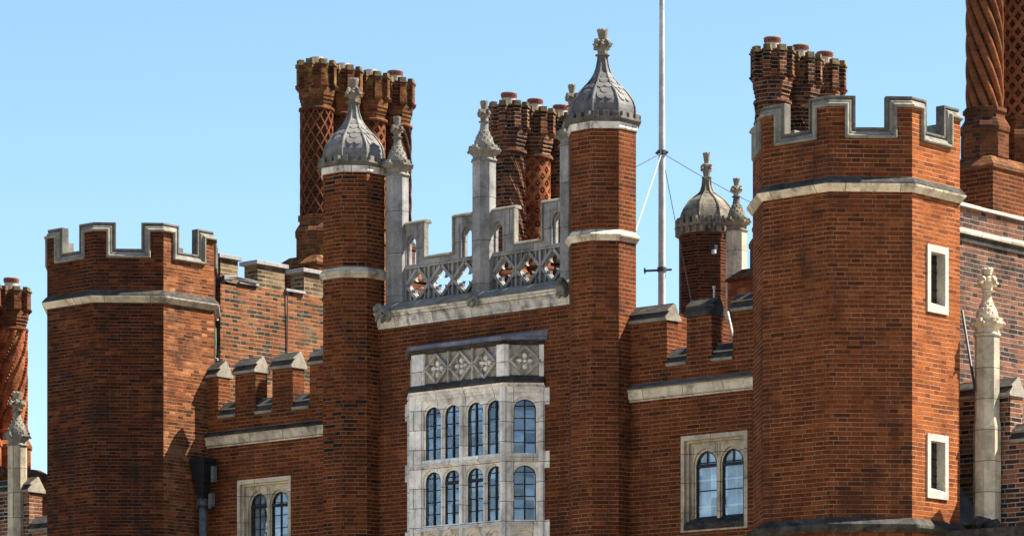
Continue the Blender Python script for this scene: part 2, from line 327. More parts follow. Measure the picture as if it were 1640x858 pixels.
class MB:
    def __init__(self):
        self.v = []; self.f = []; self.s = []; self.uv = {}
    def add(self, pts, faces, slot=0, uvs=None):
        b = len(self.v)
        self.v += [Vector(p) for p in pts]
        for i, f in enumerate(faces):
            if uvs: self.uv[len(self.f)] = uvs[i]
            self.f.append([b + j for j in f]); self.s.append(slot)
        return self
    def poly(self, pts, slot=0): return self.add(pts, [list(range(len(pts)))], slot)
    def box(self, x0, x1, y0, y1, z0, z1, slot=0):
        p = [(x0, y0, z0), (x1, y0, z0), (x1, y1, z0), (x0, y1, z0), (x0, y0, z1), (x1, y0, z1), (x1, y1, z1), (x0, y1, z1)]
        return self.add(p, [(0, 3, 2, 1), (4, 5, 6, 7), (0, 1, 5, 4), (1, 2, 6, 5), (2, 3, 7, 6), (3, 0, 4, 7)], slot)
    def extrude(self, pts, vec, slot=0):
        vec = Vector(vec); n = len(pts)
        a = [Vector(p) for p in pts]; b = [p + vec for p in a]
        fs = [list(range(n))[::-1], [n + i for i in range(n)]] + [(i, (i + 1) % n, n + (i + 1) % n, n + i) for i in range(n)]
        return self.add(a + b, fs, slot)
    def lathe(self, cx, cy, prof, seg=8, rot=None, slot=0, apo=True, capb=True, capt=True, cyluv=False):
        rot = (pi / seg) if rot is None else rot
        k = 1 / cos(pi / seg) if apo else 1.0
        pts = []; fs = []; uvs = []
        for r, z in prof:
            for i in range(seg):
                a = rot + 2 * pi * i / seg
                pts.append((cx + r * k * cos(a), cy + r * k * sin(a), z))
        R0 = max(r for r, z in prof)
        for j in range(len(prof) - 1):
            for i in range(seg):
                i2 = (i + 1) % seg
                fs.append((j * seg + i, j * seg + i2, (j + 1) * seg + i2, (j + 1) * seg + i))
                u0, u1 = R0 * 2 * pi * i / seg, R0 * 2 * pi * (i + 1) / seg
                uvs.append([(u0, prof[j][1]), (u1, prof[j][1]), (u1, prof[j + 1][1]), (u0, prof[j + 1][1])])
        if capb: fs.append(list(range(seg))[::-1]); uvs.append([(0, 0)] * seg)
        if capt:
            o = (len(prof) - 1) * seg; fs.append([o + i for i in range(seg)]); uvs.append([(0, 0)] * seg)
        return self.add(pts, fs, slot, uvs if cyluv else None)
    def tube(self, path, r, seg=8, slot=0):
        path = [Vector(p) for p in path]; n = len(path); pts = []; fs = []
        rr = r if isinstance(r, (list, tuple)) else [r] * n
        t0 = (path[1] - path[0]).normalized()
        ref = Vector((0, 0, 1)) if abs(t0.z) < 0.9 else Vector((1, 0, 0))
        for k in range(n):
            t = (path[min(k + 1, n - 1)] - path[max(k - 1, 0)]).normalized()
            a = t.cross(ref).normalized(); b = t.cross(a).normalized()
            for i in range(seg):
                g = 2 * pi * i / seg
                pts.append(path[k] + (a * cos(g) + b * sin(g)) * rr[k])
        for k in range(n - 1):
            for i in range(seg):
                i2 = (i + 1) % seg
                fs.append((k * seg + i, k * seg + i2, (k + 1) * seg + i2, (k + 1) * seg + i))
        fs += [list(range(seg))[::-1], [(n - 1) * seg + i for i in range(seg)]]
        return self.add(pts, fs, slot)
    def blob(self, c, rad, jit=0.25, sub=2, slot=0, seed=None):
        bm = bmesh.new(); bmesh.ops.create_icosphere(bm, subdivisions=sub, radius=1.0)
        rx, ry, rz = rad if isinstance(rad, (tuple, list)) else (rad, rad, rad)
        off = Vector((random.random() * 50, random.random() * 50, 0))
        pts = []
        for v in bm.verts:
            k = 1 + jit * mnoise.noise(v.co * 1.9 + off) * 1.6
            pts.append((c[0] + v.co.x * rx * k, c[1] + v.co.y * ry * k, c[2] + v.co.z * rz * k))
        fs = [[v.index for v in f.verts] for f in bm.faces]
        bm.free()
        return self.add(pts, fs, slot)
    def build(self, name, mats, parent=None, smooth=False, bevel=0.0, org=None, rough=0.0):
        o0 = ORG.get(parent.name, Vector((0, 0, 0))) if parent else (Vector(org) if org else Vector((0, 0, 0)))
        me = bpy.data.meshes.new(name)
        if rough:
            sd = Vector((len(self.v) * 0.37, 0, 0))
            vv = [p + mnoise.noise_vector(p * 7.0 + sd) * rough for p in self.v]
        else:
            vv = self.v
        me.from_pydata([p - o0 for p in vv], [], self.f)
        uvl = me.uv_layers.new(name='UVMap')
        for i, pl in enumerate(me.polygons):
            pl.material_index = self.s[i]; pl.use_smooth = smooth
            if i in self.uv:
                for k, li in enumerate(pl.loop_indices): uvl.data[li].uv = self.uv[i][k]
                continue
            n = pl.normal
            if abs(n.z) < 0.75:
                h = hypot(n.x, n.y) or 1.0
                t = Vector((-n.y / h, n.x / h, 0))
                if t.x < -1e-6 or (abs(t.x) < 1e-6 and t.y < 0): t = -t
                for li in pl.loop_indices:
                    p = self.v[me.loops[li].vertex_index]
                    uvl.data[li].uv = (p.dot(t), p.z)
            else:
                for li in pl.loop_indices:
                    p = self.v[me.loops[li].vertex_index]; uvl.data[li].uv = (p.x, p.y)
        bm = bmesh.new(); bm.from_mesh(me)
        bmesh.ops.recalc_face_normals(bm, faces=bm.faces)
        bm.to_mesh(me); bm.free()
        for m in (mats if isinstance(mats, (list, tuple)) else [mats]): me.materials.append(m)
        ob = bpy.data.objects.new(name, me)
        scene.collection.objects.link(ob)
        if parent:
            ob.parent = parent
        else:
            ob.location = o0
        ORG[ob.name] = o0
        if bevel:
            bv = ob.modifiers.new('bevel', 'BEVEL'); bv.width = bevel; bv.segments = 2; bv.limit_method = 'ANGLE'; bv.angle_limit = radians(35)
        return ob

def thing(name, label, cat, loc, group=None):
    o = bpy.data.objects.new(name, None)
    o.empty_display_size = 0.2
    o.location = loc
    scene.collection.objects.link(o)
    o['label'] = label; o['category'] = cat
    if group: o['group'] = group
    ORG[o.name] = Vector(loc)
    return o
def tag(o, label, cat, group=None, kind=None):
    if label: o['label'] = label
    if cat: o['category'] = cat
    if group: o['group'] = group
    if kind: o['kind'] = kind
    return o
def dup(root, loc, label, group=None):
    r = root.copy(); scene.collection.objects.link(r); r.location = loc; r['label'] = label
    if group: r['group'] = group
    for ch in root.children:
        c = ch.copy(); scene.collection.objects.link(c); c.parent = r
        for g in ch.children:
            d = g.copy(); scene.collection.objects.link(d); d.parent = c
    ORG[r.name] = Vector(loc)
    return r

# plate with openings in a frame (origin O, right t, outward n); openings = [(u0, u1, zlo, zspring, ztop)]
def arch_top(u, op):
    u0, u1, zl, zs, zt = op
    if zt <= zs + 1e-6: return zt
    x = abs((u - (u0 + u1) / 2) / ((u1 - u0) / 2)); x = min(1.0, x)
    return zs + (zt - zs) * (0.86 * sqrt(max(0.0, 1 - x ** 2.5)) + 0.14 * (1 - x))
def plate(mb, O, t, n, u0, u1, z0, z1, ops, d0, d1, slot=0, N=12, back=True, edges=True, rslot=None):
    O, t, n = Vector(O), Vector(t), Vector(n)
    rslot = slot if rslot is None else rslot
    def P(u, z, d): q = O + t * u + n * d; return (q.x, q.y, z)
    xs = sorted(set([u0, u1] + [o[0] for o in ops] + [o[1] for o in ops]))
    for a, b in zip(xs[:-1], xs[1:]):
        here = sorted([o for o in ops if o[0] <= a + 1e-6 and o[1] >= b - 1e-6], key=lambda o: o[2])
        arched = any(o[4] > o[3] + 1e-6 for o in here)
        m = N if arched else 1
        us = [a + (b - a) * i / m for i in range(m + 1)]
        if arched: us = [a + (b - a) * (0.5 - 0.5 * cos(pi * i / m)) for i in range(m + 1)]
        for p, q in zip(us[:-1], us[1:]):
            lo_p = lo_q = z0
            for o in here + [None]:
                hp = hq = z1
                if o: hp = hq = o[2]
                if hp > lo_p + 1e-6 or hq > lo_q + 1e-6:
                    for d in ((d0, d1) if back else (d0,)):
                        mb.add([P(p, lo_p, d), P(q, lo_q, d), P(q, hq, d), P(p, hp, d)], [(0, 1, 2, 3)], slot)
                if o:
                    lo_p, lo_q = arch_top(p, o), arch_top(q, o)
                    mb.add([P(p, lo_p, d0), P(q, lo_q, d0), P(q, lo_q, d1), P(p, lo_p, d1)], [(0, 1, 2, 3)], rslot)
                    mb.add([P(p, o[2], d0), P(q, o[2], d0), P(q, o[2], d1), P(p, o[2], d1)], [(0, 1, 2, 3)], rslot)
    for o in ops:
        for u in (o[0], o[1]):
            mb.add([P(u, o[2], d0), P(u, o[3], d0), P(u, o[3], d1), P(u, o[2], d1)], [(0, 1, 2, 3)], rslot)
    if edges:
        mb.add([P(u0, z0, d0), P(u0, z1, d0), P(u0, z1, d1), P(u0, z0, d1)], [(0, 1, 2, 3)], slot)
        mb.add([P(u1, z0, d0), P(u1, z1, d0), P(u1, z1, d1), P(u1, z0, d1)], [(0, 1, 2, 3)], slot)
        mb.add([P(u0, z1, d0), P(u1, z1, d0), P(u1, z1, d1), P(u0, z1, d1)], [(0, 1, 2, 3)], slot)
        mb.add([P(u0, z0, d0), P(u1, z0, d0), P(u1, z0, d1), P(u0, z0, d1)], [(0, 1, 2, 3)], slot)
    return mb
# a bar in a plate frame between two (u, z) points
def bar(mb, O, t, n, a, b, w, d0, d1, slot=0):
    O, t, n = Vector(O), Vector(t), Vector(n)
    dx, dz = b[0] - a[0], b[1] - a[1]; L = hypot(dx, dz); px, pz = -dz / L * w / 2, dx / L * w / 2
    pts = [(a[0] + px, a[1] + pz), (b[0] + px, b[1] + pz), (b[0] - px, b[1] - pz), (a[0] - px, a[1] - pz)]
    A = []
    for u, z in pts:
        q = O + t * u + n * d0; A.append((q.x, q.y, z))
    mb.extrude(A, n * (d1 - d0), slot)
# straight moulding with an (d, z) profile swept between u0 and u1 along a frame
def mould(mb, O, t, n, u0, u1, prof, slot=0, m0=0.0, m1=0.0, segs=None):
    O, t, n = Vector(O), Vector(t), Vector(n)
    A = [O + t * (u0 - m0 * d) + n * d for d, z in prof]; B = [O + t * (u1 + m1 * d) + n * d for d, z in prof]
    a = [(p.x, p.y, prof[i][1]) for i, p in enumerate(A)]; b = [(p.x, p.y, prof[i][1]) for i, p in enumerate(B)]
    k = len(prof)
    if segs is None:
        mb.add(a + b, [list(range(k)), list(range(k, 2 * k))[::-1]] + [(i, (i + 1) % k, k + (i + 1) % k, k + i) for i in range(k)], slot)
    else:
        b0 = len(mb.v); mb.v += [Vector(p) for p in a + b]
        for f, s_ in [(list(range(k)), segs[-1]), (list(range(k, 2 * k))[::-1], segs[-1])] + [((i, (i + 1) % k, k + (i + 1) % k, k + i), segs[i]) for i in range(k)]:
            mb.f.append([b0 + j for j in f]); mb.s.append(s_)

TX, NF = V(1, 0, 0), V(0, -1, 0)       # facade: right and outward
T22 = tan(pi / 8)

# ------------------------------------------------------------------ ground
g = MB().poly([(-1500, -1500, 0), (1500, -1500, 0), (1500, 1500, 0), (-1500, 1500, 0)]).build('ground', M['gravel'])
tag(g, None, None, kind='structure')

# ------------------------------------------------------------------ big octagonal towers
def oct_tower(cx, cy, r, label, mat, mat_lit, windows, bottom_string):
    root = thing('octagonal_tower', label, 'tower', (cx, cy, 0))
    c = V(cx, cy, 0); half = r * T22
    def fr(k):
        a = radians(45 * k); n = V(cos(a), sin(a), 0); t = V(-sin(a), cos(a), 0)
        return c + n * r, t, n
    def P(k, u, d, z):
        O, t, n = fr(k)
        if abs(abs(u) - half) < 1e-6: u = math.copysign(half + d * T22, u)
        q = O + t * u + n * d
        return (q.x, q.y, z)
    ZS0, ZS1, ZP = 10.10, 10.265, 10.773
    mb = MB()
    for k in range(8):
        z0 = 0.0
        if k == 0 and windows:
            O, t, n = fr(0)
            ops = [(w[0] - cy, w[1] - cy, w[2], w[3], w[3]) for w in windows]
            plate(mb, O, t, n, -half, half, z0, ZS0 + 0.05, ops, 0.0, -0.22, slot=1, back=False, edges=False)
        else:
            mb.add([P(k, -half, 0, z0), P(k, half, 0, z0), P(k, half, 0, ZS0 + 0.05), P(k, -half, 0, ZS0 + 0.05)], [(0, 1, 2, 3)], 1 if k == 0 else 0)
    # inner floor slab closes the shaft under the battlements
    mb.lathe(cx, cy, [(r - 0.28, 10.0), (r - 0.28, 10.12)], slot=0)
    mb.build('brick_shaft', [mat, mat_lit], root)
    prof = [(r - 0.05, ZS0 - 0.01), (r + 0.018, ZS0), (r + 0.03, ZS0 + 0.02), (r + 0.075, ZS0 + 0.07), (r + 0.085, ZS0 + 0.10), (r + 0.06, ZS0 + 0.12), (r + 0.0, ZS1 + 0.02), (r - 0.05, ZS1 + 0.02)]
    MB().lathe(cx, cy, prof[:4] + [(r + .082, ZS0 + .092), (r + .03, ZS0 + .094)]).lathe(cx, cy, [(r - .05, ZS0 + .0925), (r + 0.079, ZS0 + 0.0925), (r + .070, ZS0 + .118), (r + 0.012, ZS1 + 0.015), (r, ZS1 + .024), (r - 0.05, ZS1 + 0.024)], slot=1).build('string_course', [M['stone_string'], M['stone_black']], root, bevel=0.004)
    if bottom_string:
        zb = 5.80
        MB().lathe(cx, cy, [(r - 0.05, zb), (r + 0.03, zb), (r + 0.10, zb + 0.06), (r + 0.10, zb + 0.10), (r + 0.0, zb + 0.19), (r - 0.05, zb + 0.19)]).build('string_course', M['stone_black'], root, bevel=0.004)
    # parapet drum
    th = 0.13
    mb = MB()
    for k in range(8):
        for d in (0, -th):
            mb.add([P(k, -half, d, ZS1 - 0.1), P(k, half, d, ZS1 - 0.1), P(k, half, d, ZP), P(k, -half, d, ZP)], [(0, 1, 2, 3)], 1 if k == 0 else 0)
        mb.add([P(k, -half, 0, ZP), P(k, half, 0, ZP), P(k, half, -th, ZP), P(k, -half, -th, ZP)], [(0, 1, 2, 3)], 0)
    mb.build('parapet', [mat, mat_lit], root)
    zt, e, W = 11.17, 0.333, 0.142
    prof = [(-th - 0.01, 0.0), (0.025, 0.0), (0.045, 0.01), (0.045, 0.035), (0.008, 0.05), (0.004, 0.078), (-0.03, 0.098), (-0.03, 0.108), (-0.008, 0.112), (-0.008, W), (-th - 0.01, W)]
    NPf = len(prof)
    def sweep(mb, rows, slot=0):
        # rows: list of stations, each a list of points along the profile
        pts = [p for r_ in rows for p in r_]; fs = []
        for i in range(len(rows) - 1):
            for j in range(NPf):
                j2 = (j + 1) % NPf
                fs.append((i * NPf + j, i * NPf + j2, (i + 1) * NPf + j2, (i + 1) * NPf + j))
        nf0 = len(mb.f)
        fs.append(list(range(NPf))); fs.append([(len(rows) - 1) * NPf + j for j in range(NPf)][::-1])
        mb.add(pts, fs, slot)
        for i in range(len(rows) - 1):
            for j in range(6, NPf - 1): mb.s[nf0 + i * NPf + j] = 1
    g_ = 0.0015
    for k in range(8):
        k2 = (k + 1) % 8
        mb = MB()
        for kk, ua, ub in ((k, e, half), (k2, -half, -e)):
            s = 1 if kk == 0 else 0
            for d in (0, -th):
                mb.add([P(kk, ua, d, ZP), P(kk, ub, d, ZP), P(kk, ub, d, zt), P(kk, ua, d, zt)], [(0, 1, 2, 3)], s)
            mb.add([P(kk, ua, 0, zt), P(kk, ub, 0, zt), P(kk, ub, -th, zt), P(kk, ua, -th, zt)], [(0, 1, 2, 3)], s)
            uu = ua if kk == k else ub
            mb.add([P(kk, uu, 0, ZP), P(kk, uu, -th, ZP), P(kk, uu, -th, zt), P(kk, uu, 0, zt)], [(0, 1, 2, 3)], s)
        mer = mb.build('merlon', [mat, mat_lit], root)
        mb = MB()
        # face k: from sill mitre up to the top, round the corner, down face k2
        rows = [[P(k, e - w, d, ZP + w + g_) for d, w in prof], [P(k, e - w, d, zt + w) for d, w in prof],
                [P(k, half, d, zt + w) for d, w in prof],
                [P(k2, -e + w, d, zt + w) for d, w in prof], [P(k2, -e + w, d, ZP + w + g_) for d, w in prof]]
        sweep(mb, rows)
        mb.build('coping', [M['stone_cope'], M['cap_dark']], mer, bevel=0.004)
        mb = MB()
        sweep(mb, [[P(k, -e + w + g_, d, ZP + w) for d, w in prof], [P(k, e - w - g_, d, ZP + w) for d, w in prof]])
        mb.build('embrasure_sill', [M['stone_cope'], M['cap_dark']], root, bevel=0.004)
    # slit windows in the +X face
    for (ya, yb, za, zb) in windows:
        O, t, n = fr(0); O = V(cx + r, 0, 0)
        mb = MB()
        fw = 0.068
        op = [(ya + fw, yb - fw, za + 0.10, zb - 0.09, zb - 0.09)]
        plate(mb, O, t, n, ya - 0.003, yb + 0.003, za, zb, op, 0.022, -0.20)
        mb.extrude([(O.x + 0.02, ya + fw, za + 0.10), (O.x - 0.11, ya + fw, za + 0.10), (O.x - 0.11, ya + fw, za + 0.15)], (0, yb - ya - 2 * fw, 0))
        w = mb.build('slit_window', M['stone_white'], root, bevel=0.003)
        mb = MB()
        mb.box(O.x - 0.118, O.x - 0.113, ya + fw, yb - fw, za + 0.1, zb - 0.09)
        for i in range(1, 6):
            zz = za + 0.1 + (zb - za - 0.19) * i / 6
            mb.box(O.x - 0.113, O.x - 0.104, ya + fw, yb - fw, zz - 0.005, zz + 0.005, 1)
        mb.box(O.x - 0.113, O.x - 0.104, (ya + yb) / 2 - 0.005, (ya + yb) / 2 + 0.005, za + 0.1, zb - 0.09, 1)
        mb.build('glass_pane', [M['glass_dark'], M['iron']], w)
        MB().box(O.x - 1.3, O.x - 1.25, ya - 0.5, yb + 0.5, za - 0.6, zb + 0.6).build('dark_interior', M['hole'], w)  # dark sheet painted as the unlit inside of the tower
    return root

oct_tower(-7.4974, -0.40, 1.2733, 'sooty dark brick octagonal tower with stone-coped battlements and a black drainpipe beside it', M['brick_dark'], M['brick_mott_lit'], [], False)
oct_tower(6.3082, -0.40, 1.2733, 'bright red brick octagonal tower with battlements and two slit windows in its sunlit side', M['brick'], M['brick_lit'],
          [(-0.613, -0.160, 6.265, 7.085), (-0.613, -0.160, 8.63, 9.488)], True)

# ------------------------------------------------------------------ finial (crocketed stone), ogee cupolas
def finial(mb, cx, cy, z0, h, s=1.0, leaf=True):
    # ring, flaring vase, four leafy lumps and a bud
    mb.lathe(cx, cy, [(0.050 * s, z0), (0.085 * s, z0 + 0.008 * h), (0.088 * s, z0 + 0.04 * h), (0.055 * s, z0 + 0.06 * h), (0.058 * s, z0 + 0.16 * h),
                      (0.075 * s, z0 + 0.30 * h), (0.092 * s, z0 + 0.45 * h), (0.075 * s, z0 + 0.52 * h), (0.040 * s, z0 + 0.56 * h)], seg=8)
    for i in range(8):
        a = pi / 4 * i + pi / 8 * 0
        big = (i % 2 == 0)
        rr = (0.115 if big else 0.085) * s
        zc = z0 + (0.40 if big else 0.46) * h
        for j in range(3 if big else 2):
            da = (random.random() - .5) * 0.25
            mb.blob((cx + (rr - 0.016 * j * s) * cos(a + da), cy + (rr - 0.016 * j * s) * sin(a + da), zc + (j - 0.6) * 0.032 * s),
                    (0.034 * s, 0.034 * s, 0.026 * s), 0.5, 1)
    mb.lathe(cx, cy, [(0.040 * s, z0 + 0.54 * h), (0.045 * s, z0 + 0.62 * h), (0.062 * s, z0 + 0.84 * h), (0.064 * s, z0 + 0.91 * h), (0.045 * s, z0 + 0.97 * h), (0.010 * s, z0 + h)], seg=10)
    for i in range(8):
        a = pi / 4 * i
        mb.blob((cx + 0.055 * s * cos(a), cy + 0.055 * s * sin(a), z0 + 0.93 * h), (0.016 * s, 0.016 * s, 0.022 * s), 0.4, 1)

def interp(prof, z):
    for (r0, z0), (r1, z1) in zip(prof[:-1], prof[1:]):
        if z0 <= z <= z1: return r0 + (r1 - r0) * (z - z0) / (z1 - z0)
    return prof[-1][0]

def turret(cx, cy, label, lead, bmat, capmat, rear=False, dz=0.0, shape=1.0):
    r = 0.4485
    root = thing('octagonal_turret', label, 'turret', (cx, cy, 0))
    zc = 11.72 + dz
    mb = MB(); mb.lathe(cx, cy, [(r, 0), (r, zc + 0.02)]); mb.build('brick_shaft', bmat, root)
    if not rear:
        z = 10.18
        MB().lathe(cx, cy, [(r - .03, z - .005), (r + 0.012, z), (r + 0.02, z + .03), (r + 0.05, z + .06), (r + 0.055, z + .085), (r + 0.035, z + .10), (r, z + .155), (r - .03, z + .155)]).build('string_course', M['stone_string'], root, bevel=0.004)
    mb = MB()
    mb.lathe(cx, cy, [(r - .03, zc), (r + 0.012, zc), (r + 0.022, zc + 0.02), (r + 0.026, zc + 0.095), (r - .03, zc + 0.095)], slot=1)
    mb.lathe(cx, cy, [(r - .03, zc + 0.094), (r + 0.026, zc + 0.094), (r + 0.06, zc + 0.12), (r + 0.072, zc + 0.135), (r + 0.072, zc + 0.165), (r + 0.03, zc + 0.17), (r - .1, zc + 0.17)])
    ro = r + 0.062
    for k in range(8):
        a = radians(45 * k); n = V(cos(a), sin(a), 0); t = V(-sin(a), cos(a), 0)
        hw = ro * T22
        spots = (-0.66, 0.0, 0.66)
        for s in spots:
            w = hw * 0.20
            O = V(cx, cy, 0) + n * (ro - 0.05) + t * (s * hw)
            h = 0.075 if not rear else 0.11
            pts = [O - t * w, O + t * w, O + t * w + n * 0.056, O - t * w + n * 0.056]
            mb.extrude([(p.x, p.y, zc + 0.16) for p in pts], (0, 0, h))
            if rear:
                q0 = O + n * 0.02
                mb.extrude([(p.x, p.y, zc + .0) for p in (q0 - t * w * .8, q0 + t * w * .8, q0 + t * w * .8 + n * 0.035, q0 - t * w * .8 + n * 0.035)], (0, 0, .2))
    mb.build('cap_cornice', [capmat, M['stone_cornice'] if not rear else capmat], root, bevel=0.004)
    zd = zc + 0.17
    # ogee dome
    prof = [(0.428, 0), (0.434, 0.06), (0.436, 0.13), (0.430, 0.19), (0.412, 0.25), (0.378, 0.315), (0.345, 0.365), (0.300, 0.42), (0.256, 0.468), (0.212, 0.515), (0.155, 0.59), (0.112, 0.665), (0.083, 0.76), (0.066, 0.86), (0.058, 0.96)]
    if rear: prof = [(0.44, 0), (0.446, 0.07), (0.415, 0.22), (0.375, 0.31), (0.30, 0.41), (0.225, 0.47), (0.15, 0.525), (0.105, 0.58), (0.075, 0.68), (0.062, 0.83)]
    prof = [(a * shape, zd + b) for a, b in prof]
    mb = MB(); mb.lathe(cx, cy, prof, capb=True)
    for k in range(8):
        a = radians(45 * k + 22.5)
        path = [(cx + rr / cos(pi / 8) * cos(a), cy + rr / cos(pi / 8) * sin(a), z) for rr, z in prof]
        mb.tube(path, [0.017] * (len(path) - 3) + [0.014, 0.012, 0.010], 6)
    if not rear:
        for k in range(8):
            a = radians(45 * k); n = V(cos(a), sin(a), 0); t = V(-sin(a), cos(a), 0)
            for row in range(5):
                z = zd + 0.30 + row * 0.085
                rr = interp(prof, z); rr2 = interp(prof, z + 0.02)
                hw = rr * T22
                sl = V(0, 0, 1) * 0.02 + n * (rr2 - rr); sl.normalize()
                out = t.cross(sl); out = out if out.dot(n) > 0 else -out
                cnt = (2, 3, 2, 1, 1)[row]
                sw = 0.062
                for j in range(cnt):
                    off = (j - (cnt - 1) / 2) * sw * 1.75
                    if abs(off) + sw * 0.6 > hw * 0.98: continue
                    C = V(cx, cy, 0) + n * rr + t * off + V(0, 0, z)
                    pts = []
                    for q in range(9):
                        g_ = pi + pi * q / 8
                        pts.append(C + t * (sw * 0.92 * cos(g_)) + sl * (sw * 1.05 * sin(g_)) + out * 0.011)
                    pts += [C + t * (sw * 0.92) + sl * 0.055 + out * 0.004, C - t * (sw * 0.92) + sl * 0.055 + out * 0.004]
                    mb.extrude([p.to_tuple() for p in pts], -out * 0.03)
    mb.build('lead_dome', lead, root)
    mb = MB(); finial(mb, cx, cy, zd + (0.92 if not rear else 0.80), 0.38 if not rear else 0.45, 1.15 if not rear else 0.95)
    mb.build('finial', M['finial_stone'], root)
    return root

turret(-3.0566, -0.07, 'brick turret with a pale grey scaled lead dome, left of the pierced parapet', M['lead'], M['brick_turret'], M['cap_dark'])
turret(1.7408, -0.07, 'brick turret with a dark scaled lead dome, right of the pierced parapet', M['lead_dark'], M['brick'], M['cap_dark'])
turret(-4.02, 9.49, 'blackened brick turret with a brown stone dome behind the flagpole and the low wall', M['stone_brown'], M['brick_dark'], M['stone_brown'], rear=True, dz=0.47, shape=0.98)

# ------------------------------------------------------------------ stone pinnacles
def pinnacle(cx, cy, z0, zcap, label, mat, capm, r=0.165, s=1.0, slim=False, finm=None):
    root = thing('stone_pinnacle', label, 'pinnacle', (cx, cy, z0), 'stone pinnacles')
    mb = MB()
    if slim:
        mb.lathe(cx, cy, [(r * 1.12, z0), (r * 1.12, z0 + 0.55 * (zcap - z0)), (r, z0 + 0.60 * (zcap - z0)), (r, zcap)])
    else:
        mb.lathe(cx, cy, [(r + 0.03, z0), (r + 0.03, z0 + 0.05), (r, z0 + 0.09), (r, zcap)])
    mb.build('shaft', mat, root, bevel=0.004)
    mb = MB()
    z = zcap
    mb.lathe(cx, cy, [(r - .02, z - .005), (r + .018 * s, z), (r + .02 * s, z + .02), (r - .004, z + .035), (r - .004, z + .09), (r + .03 * s, z + .12), (r + .055 * s, z + .15), (r + .055 * s, z + .175), (r, z + .18)])
    for k in range(8):
        a = radians(45 * k); n = V(cos(a), sin(a), 0); t = V(-sin(a), cos(a), 0)
        ro = r + .05 * s
        O = V(cx, cy, 0) + n * (ro - 0.035)
        w = ro * T22 * 0.5
        mb.extrude([(p.x, p.y, z + 0.165) for p in (O - t * w, O + t * w, O + t * w + n * 0.04, O - t * w + n * 0.04)], (0, 0, 0.055))
        b = a + pi / 8
        mb.blob((cx + (ro + .026) * cos(b), cy + (ro + .026) * sin(b), z + 0.150), (0.018, 0.018, 0.026), 0.4, 1)
    mb.build('cap', capm, root, bevel=0.003)
    zd = z + 0.18
    prof = [(0.128, 0), (0.140, 0.04), (0.140, 0.09), (0.118, 0.16), (0.088, 0.215), (0.066, 0.27), (0.056, 0.33), (0.050, 0.40)]
    prof = [(a * s, zd + b) for a, b in prof]
    mb = MB(); mb.lathe(cx, cy, prof, seg=16)
    for row in range(5):
        zz = zd + 0.07 + row * 0.042; rr = interp(prof, zz) - 0.006
        for j in range(9):
            a = 2 * pi * (j + 0.5 * (row % 2)) / 9
            mb.blob((cx + rr * cos(a), cy + rr * sin(a), zz), (0.019, 0.019, 0.024), 0.1, 1)
    mb.build('scaled_dome', capm, root)
    mb = MB(); finial(mb, cx, cy, zd + 0.385, 0.32, (0.88 if not slim else 1.15) * s)
    mb.build('finial', finm or M['finial_stone'], root)
    return root

p0 = pinnacle(-0.686, 0.17, 9.68, 11.685, 'grey stone pinnacle standing in the middle of the pierced parapet', M['stone_grey'], M['stone_cap'])
dup(p0, (-2.40, 0.17, 9.68), 'grey stone pinnacle against the turret with the pale dome')
dup(p0, (0.975, 0.17, 9.68), 'grey stone pinnacle mostly hidden beside the turret with the dark dome')
pinnacle(7.735, 0.52, 5.80, 8.42, 'buff stone pinnacle standing against the low wall right of the sunlit tower', M['stone_buff'], M['stone_buff'], r=0.150, slim=True, finm=M['stone_buff'])
pinnacle(-10.77, 0.10, 5.0, 8.36, 'pale stone pinnacle on the low wall at the left edge', M['stone_buff'], M['stone_cap'], r=0.150, slim=True)
pinnacle(-2.42, 8.26, 9.6, 11.92, 'brown weathered stone pinnacle beside the blackened rear turret', M['stone_buff'], M['stone_brown'], r=0.165)

# ------------------------------------------------------------------ central gatehouse wall with oriel
XL, XR, PJ = -1.979, 0.600, 0.40       # oriel: ends at the wall, projection
wall = thing('gatehouse_wall', 'tall red brick wall between the two domed turrets with a stone oriel window', 'wall', (-0.66, 0, 0))
mb = MB()
plate(mb, (0, 0, 0), TX, NF, -2.95, 1.62, 0, 9.46, [(XL + 0.08, XR - 0.08, 4.8, 9.0, 9.0)], 0, -0.32)
mb.box(-2.95, 2.3, 6.0, 6.3, 0, 9.30); mb.box(-2.95, -2.65, 0.33, 6.0, 0, 9.30); mb.box(2.0, 2.3, 0.33, 6.0, 0, 9.30); mb.box(-2.65, 2.0, 0.33, 6.0, 9.0, 9.30)
mb.build('brick_face', M['brick'], wall)
mb = MB()
prof = [(-0.05, 9.445), (0.02, 9.445), (0.02, 9.475), (0.035, 9.49), (0.045, 9.57), (0.075, 9.60), (0.085, 9.625), (0.12, 9.65), (0.13, 9.675), (0.10, 9.69), (0.02, 9.78), (-0.45, 9.78), (-0.45, 9.445)]
mould(mb, (0, 0, 0), TX, NF, -2.66, 1.36, prof)
mb.build('cornice', M['stone_cornice'], wall, bevel=0.003)
mb = MB()
prof2 = [(0.128, 9.668), (0.138, 9.678), (0.108, 9.70), (0.012, 9.795), (-0.45, 9.795), (-0.45, 9.775), (0.02, 9.775)]
mould(mb, (0, 0, 0), TX, NF, -2.66, 1.36, prof2)
mb.build('cornice_weathering', M['stone_cap'], wall, rough=0.006)

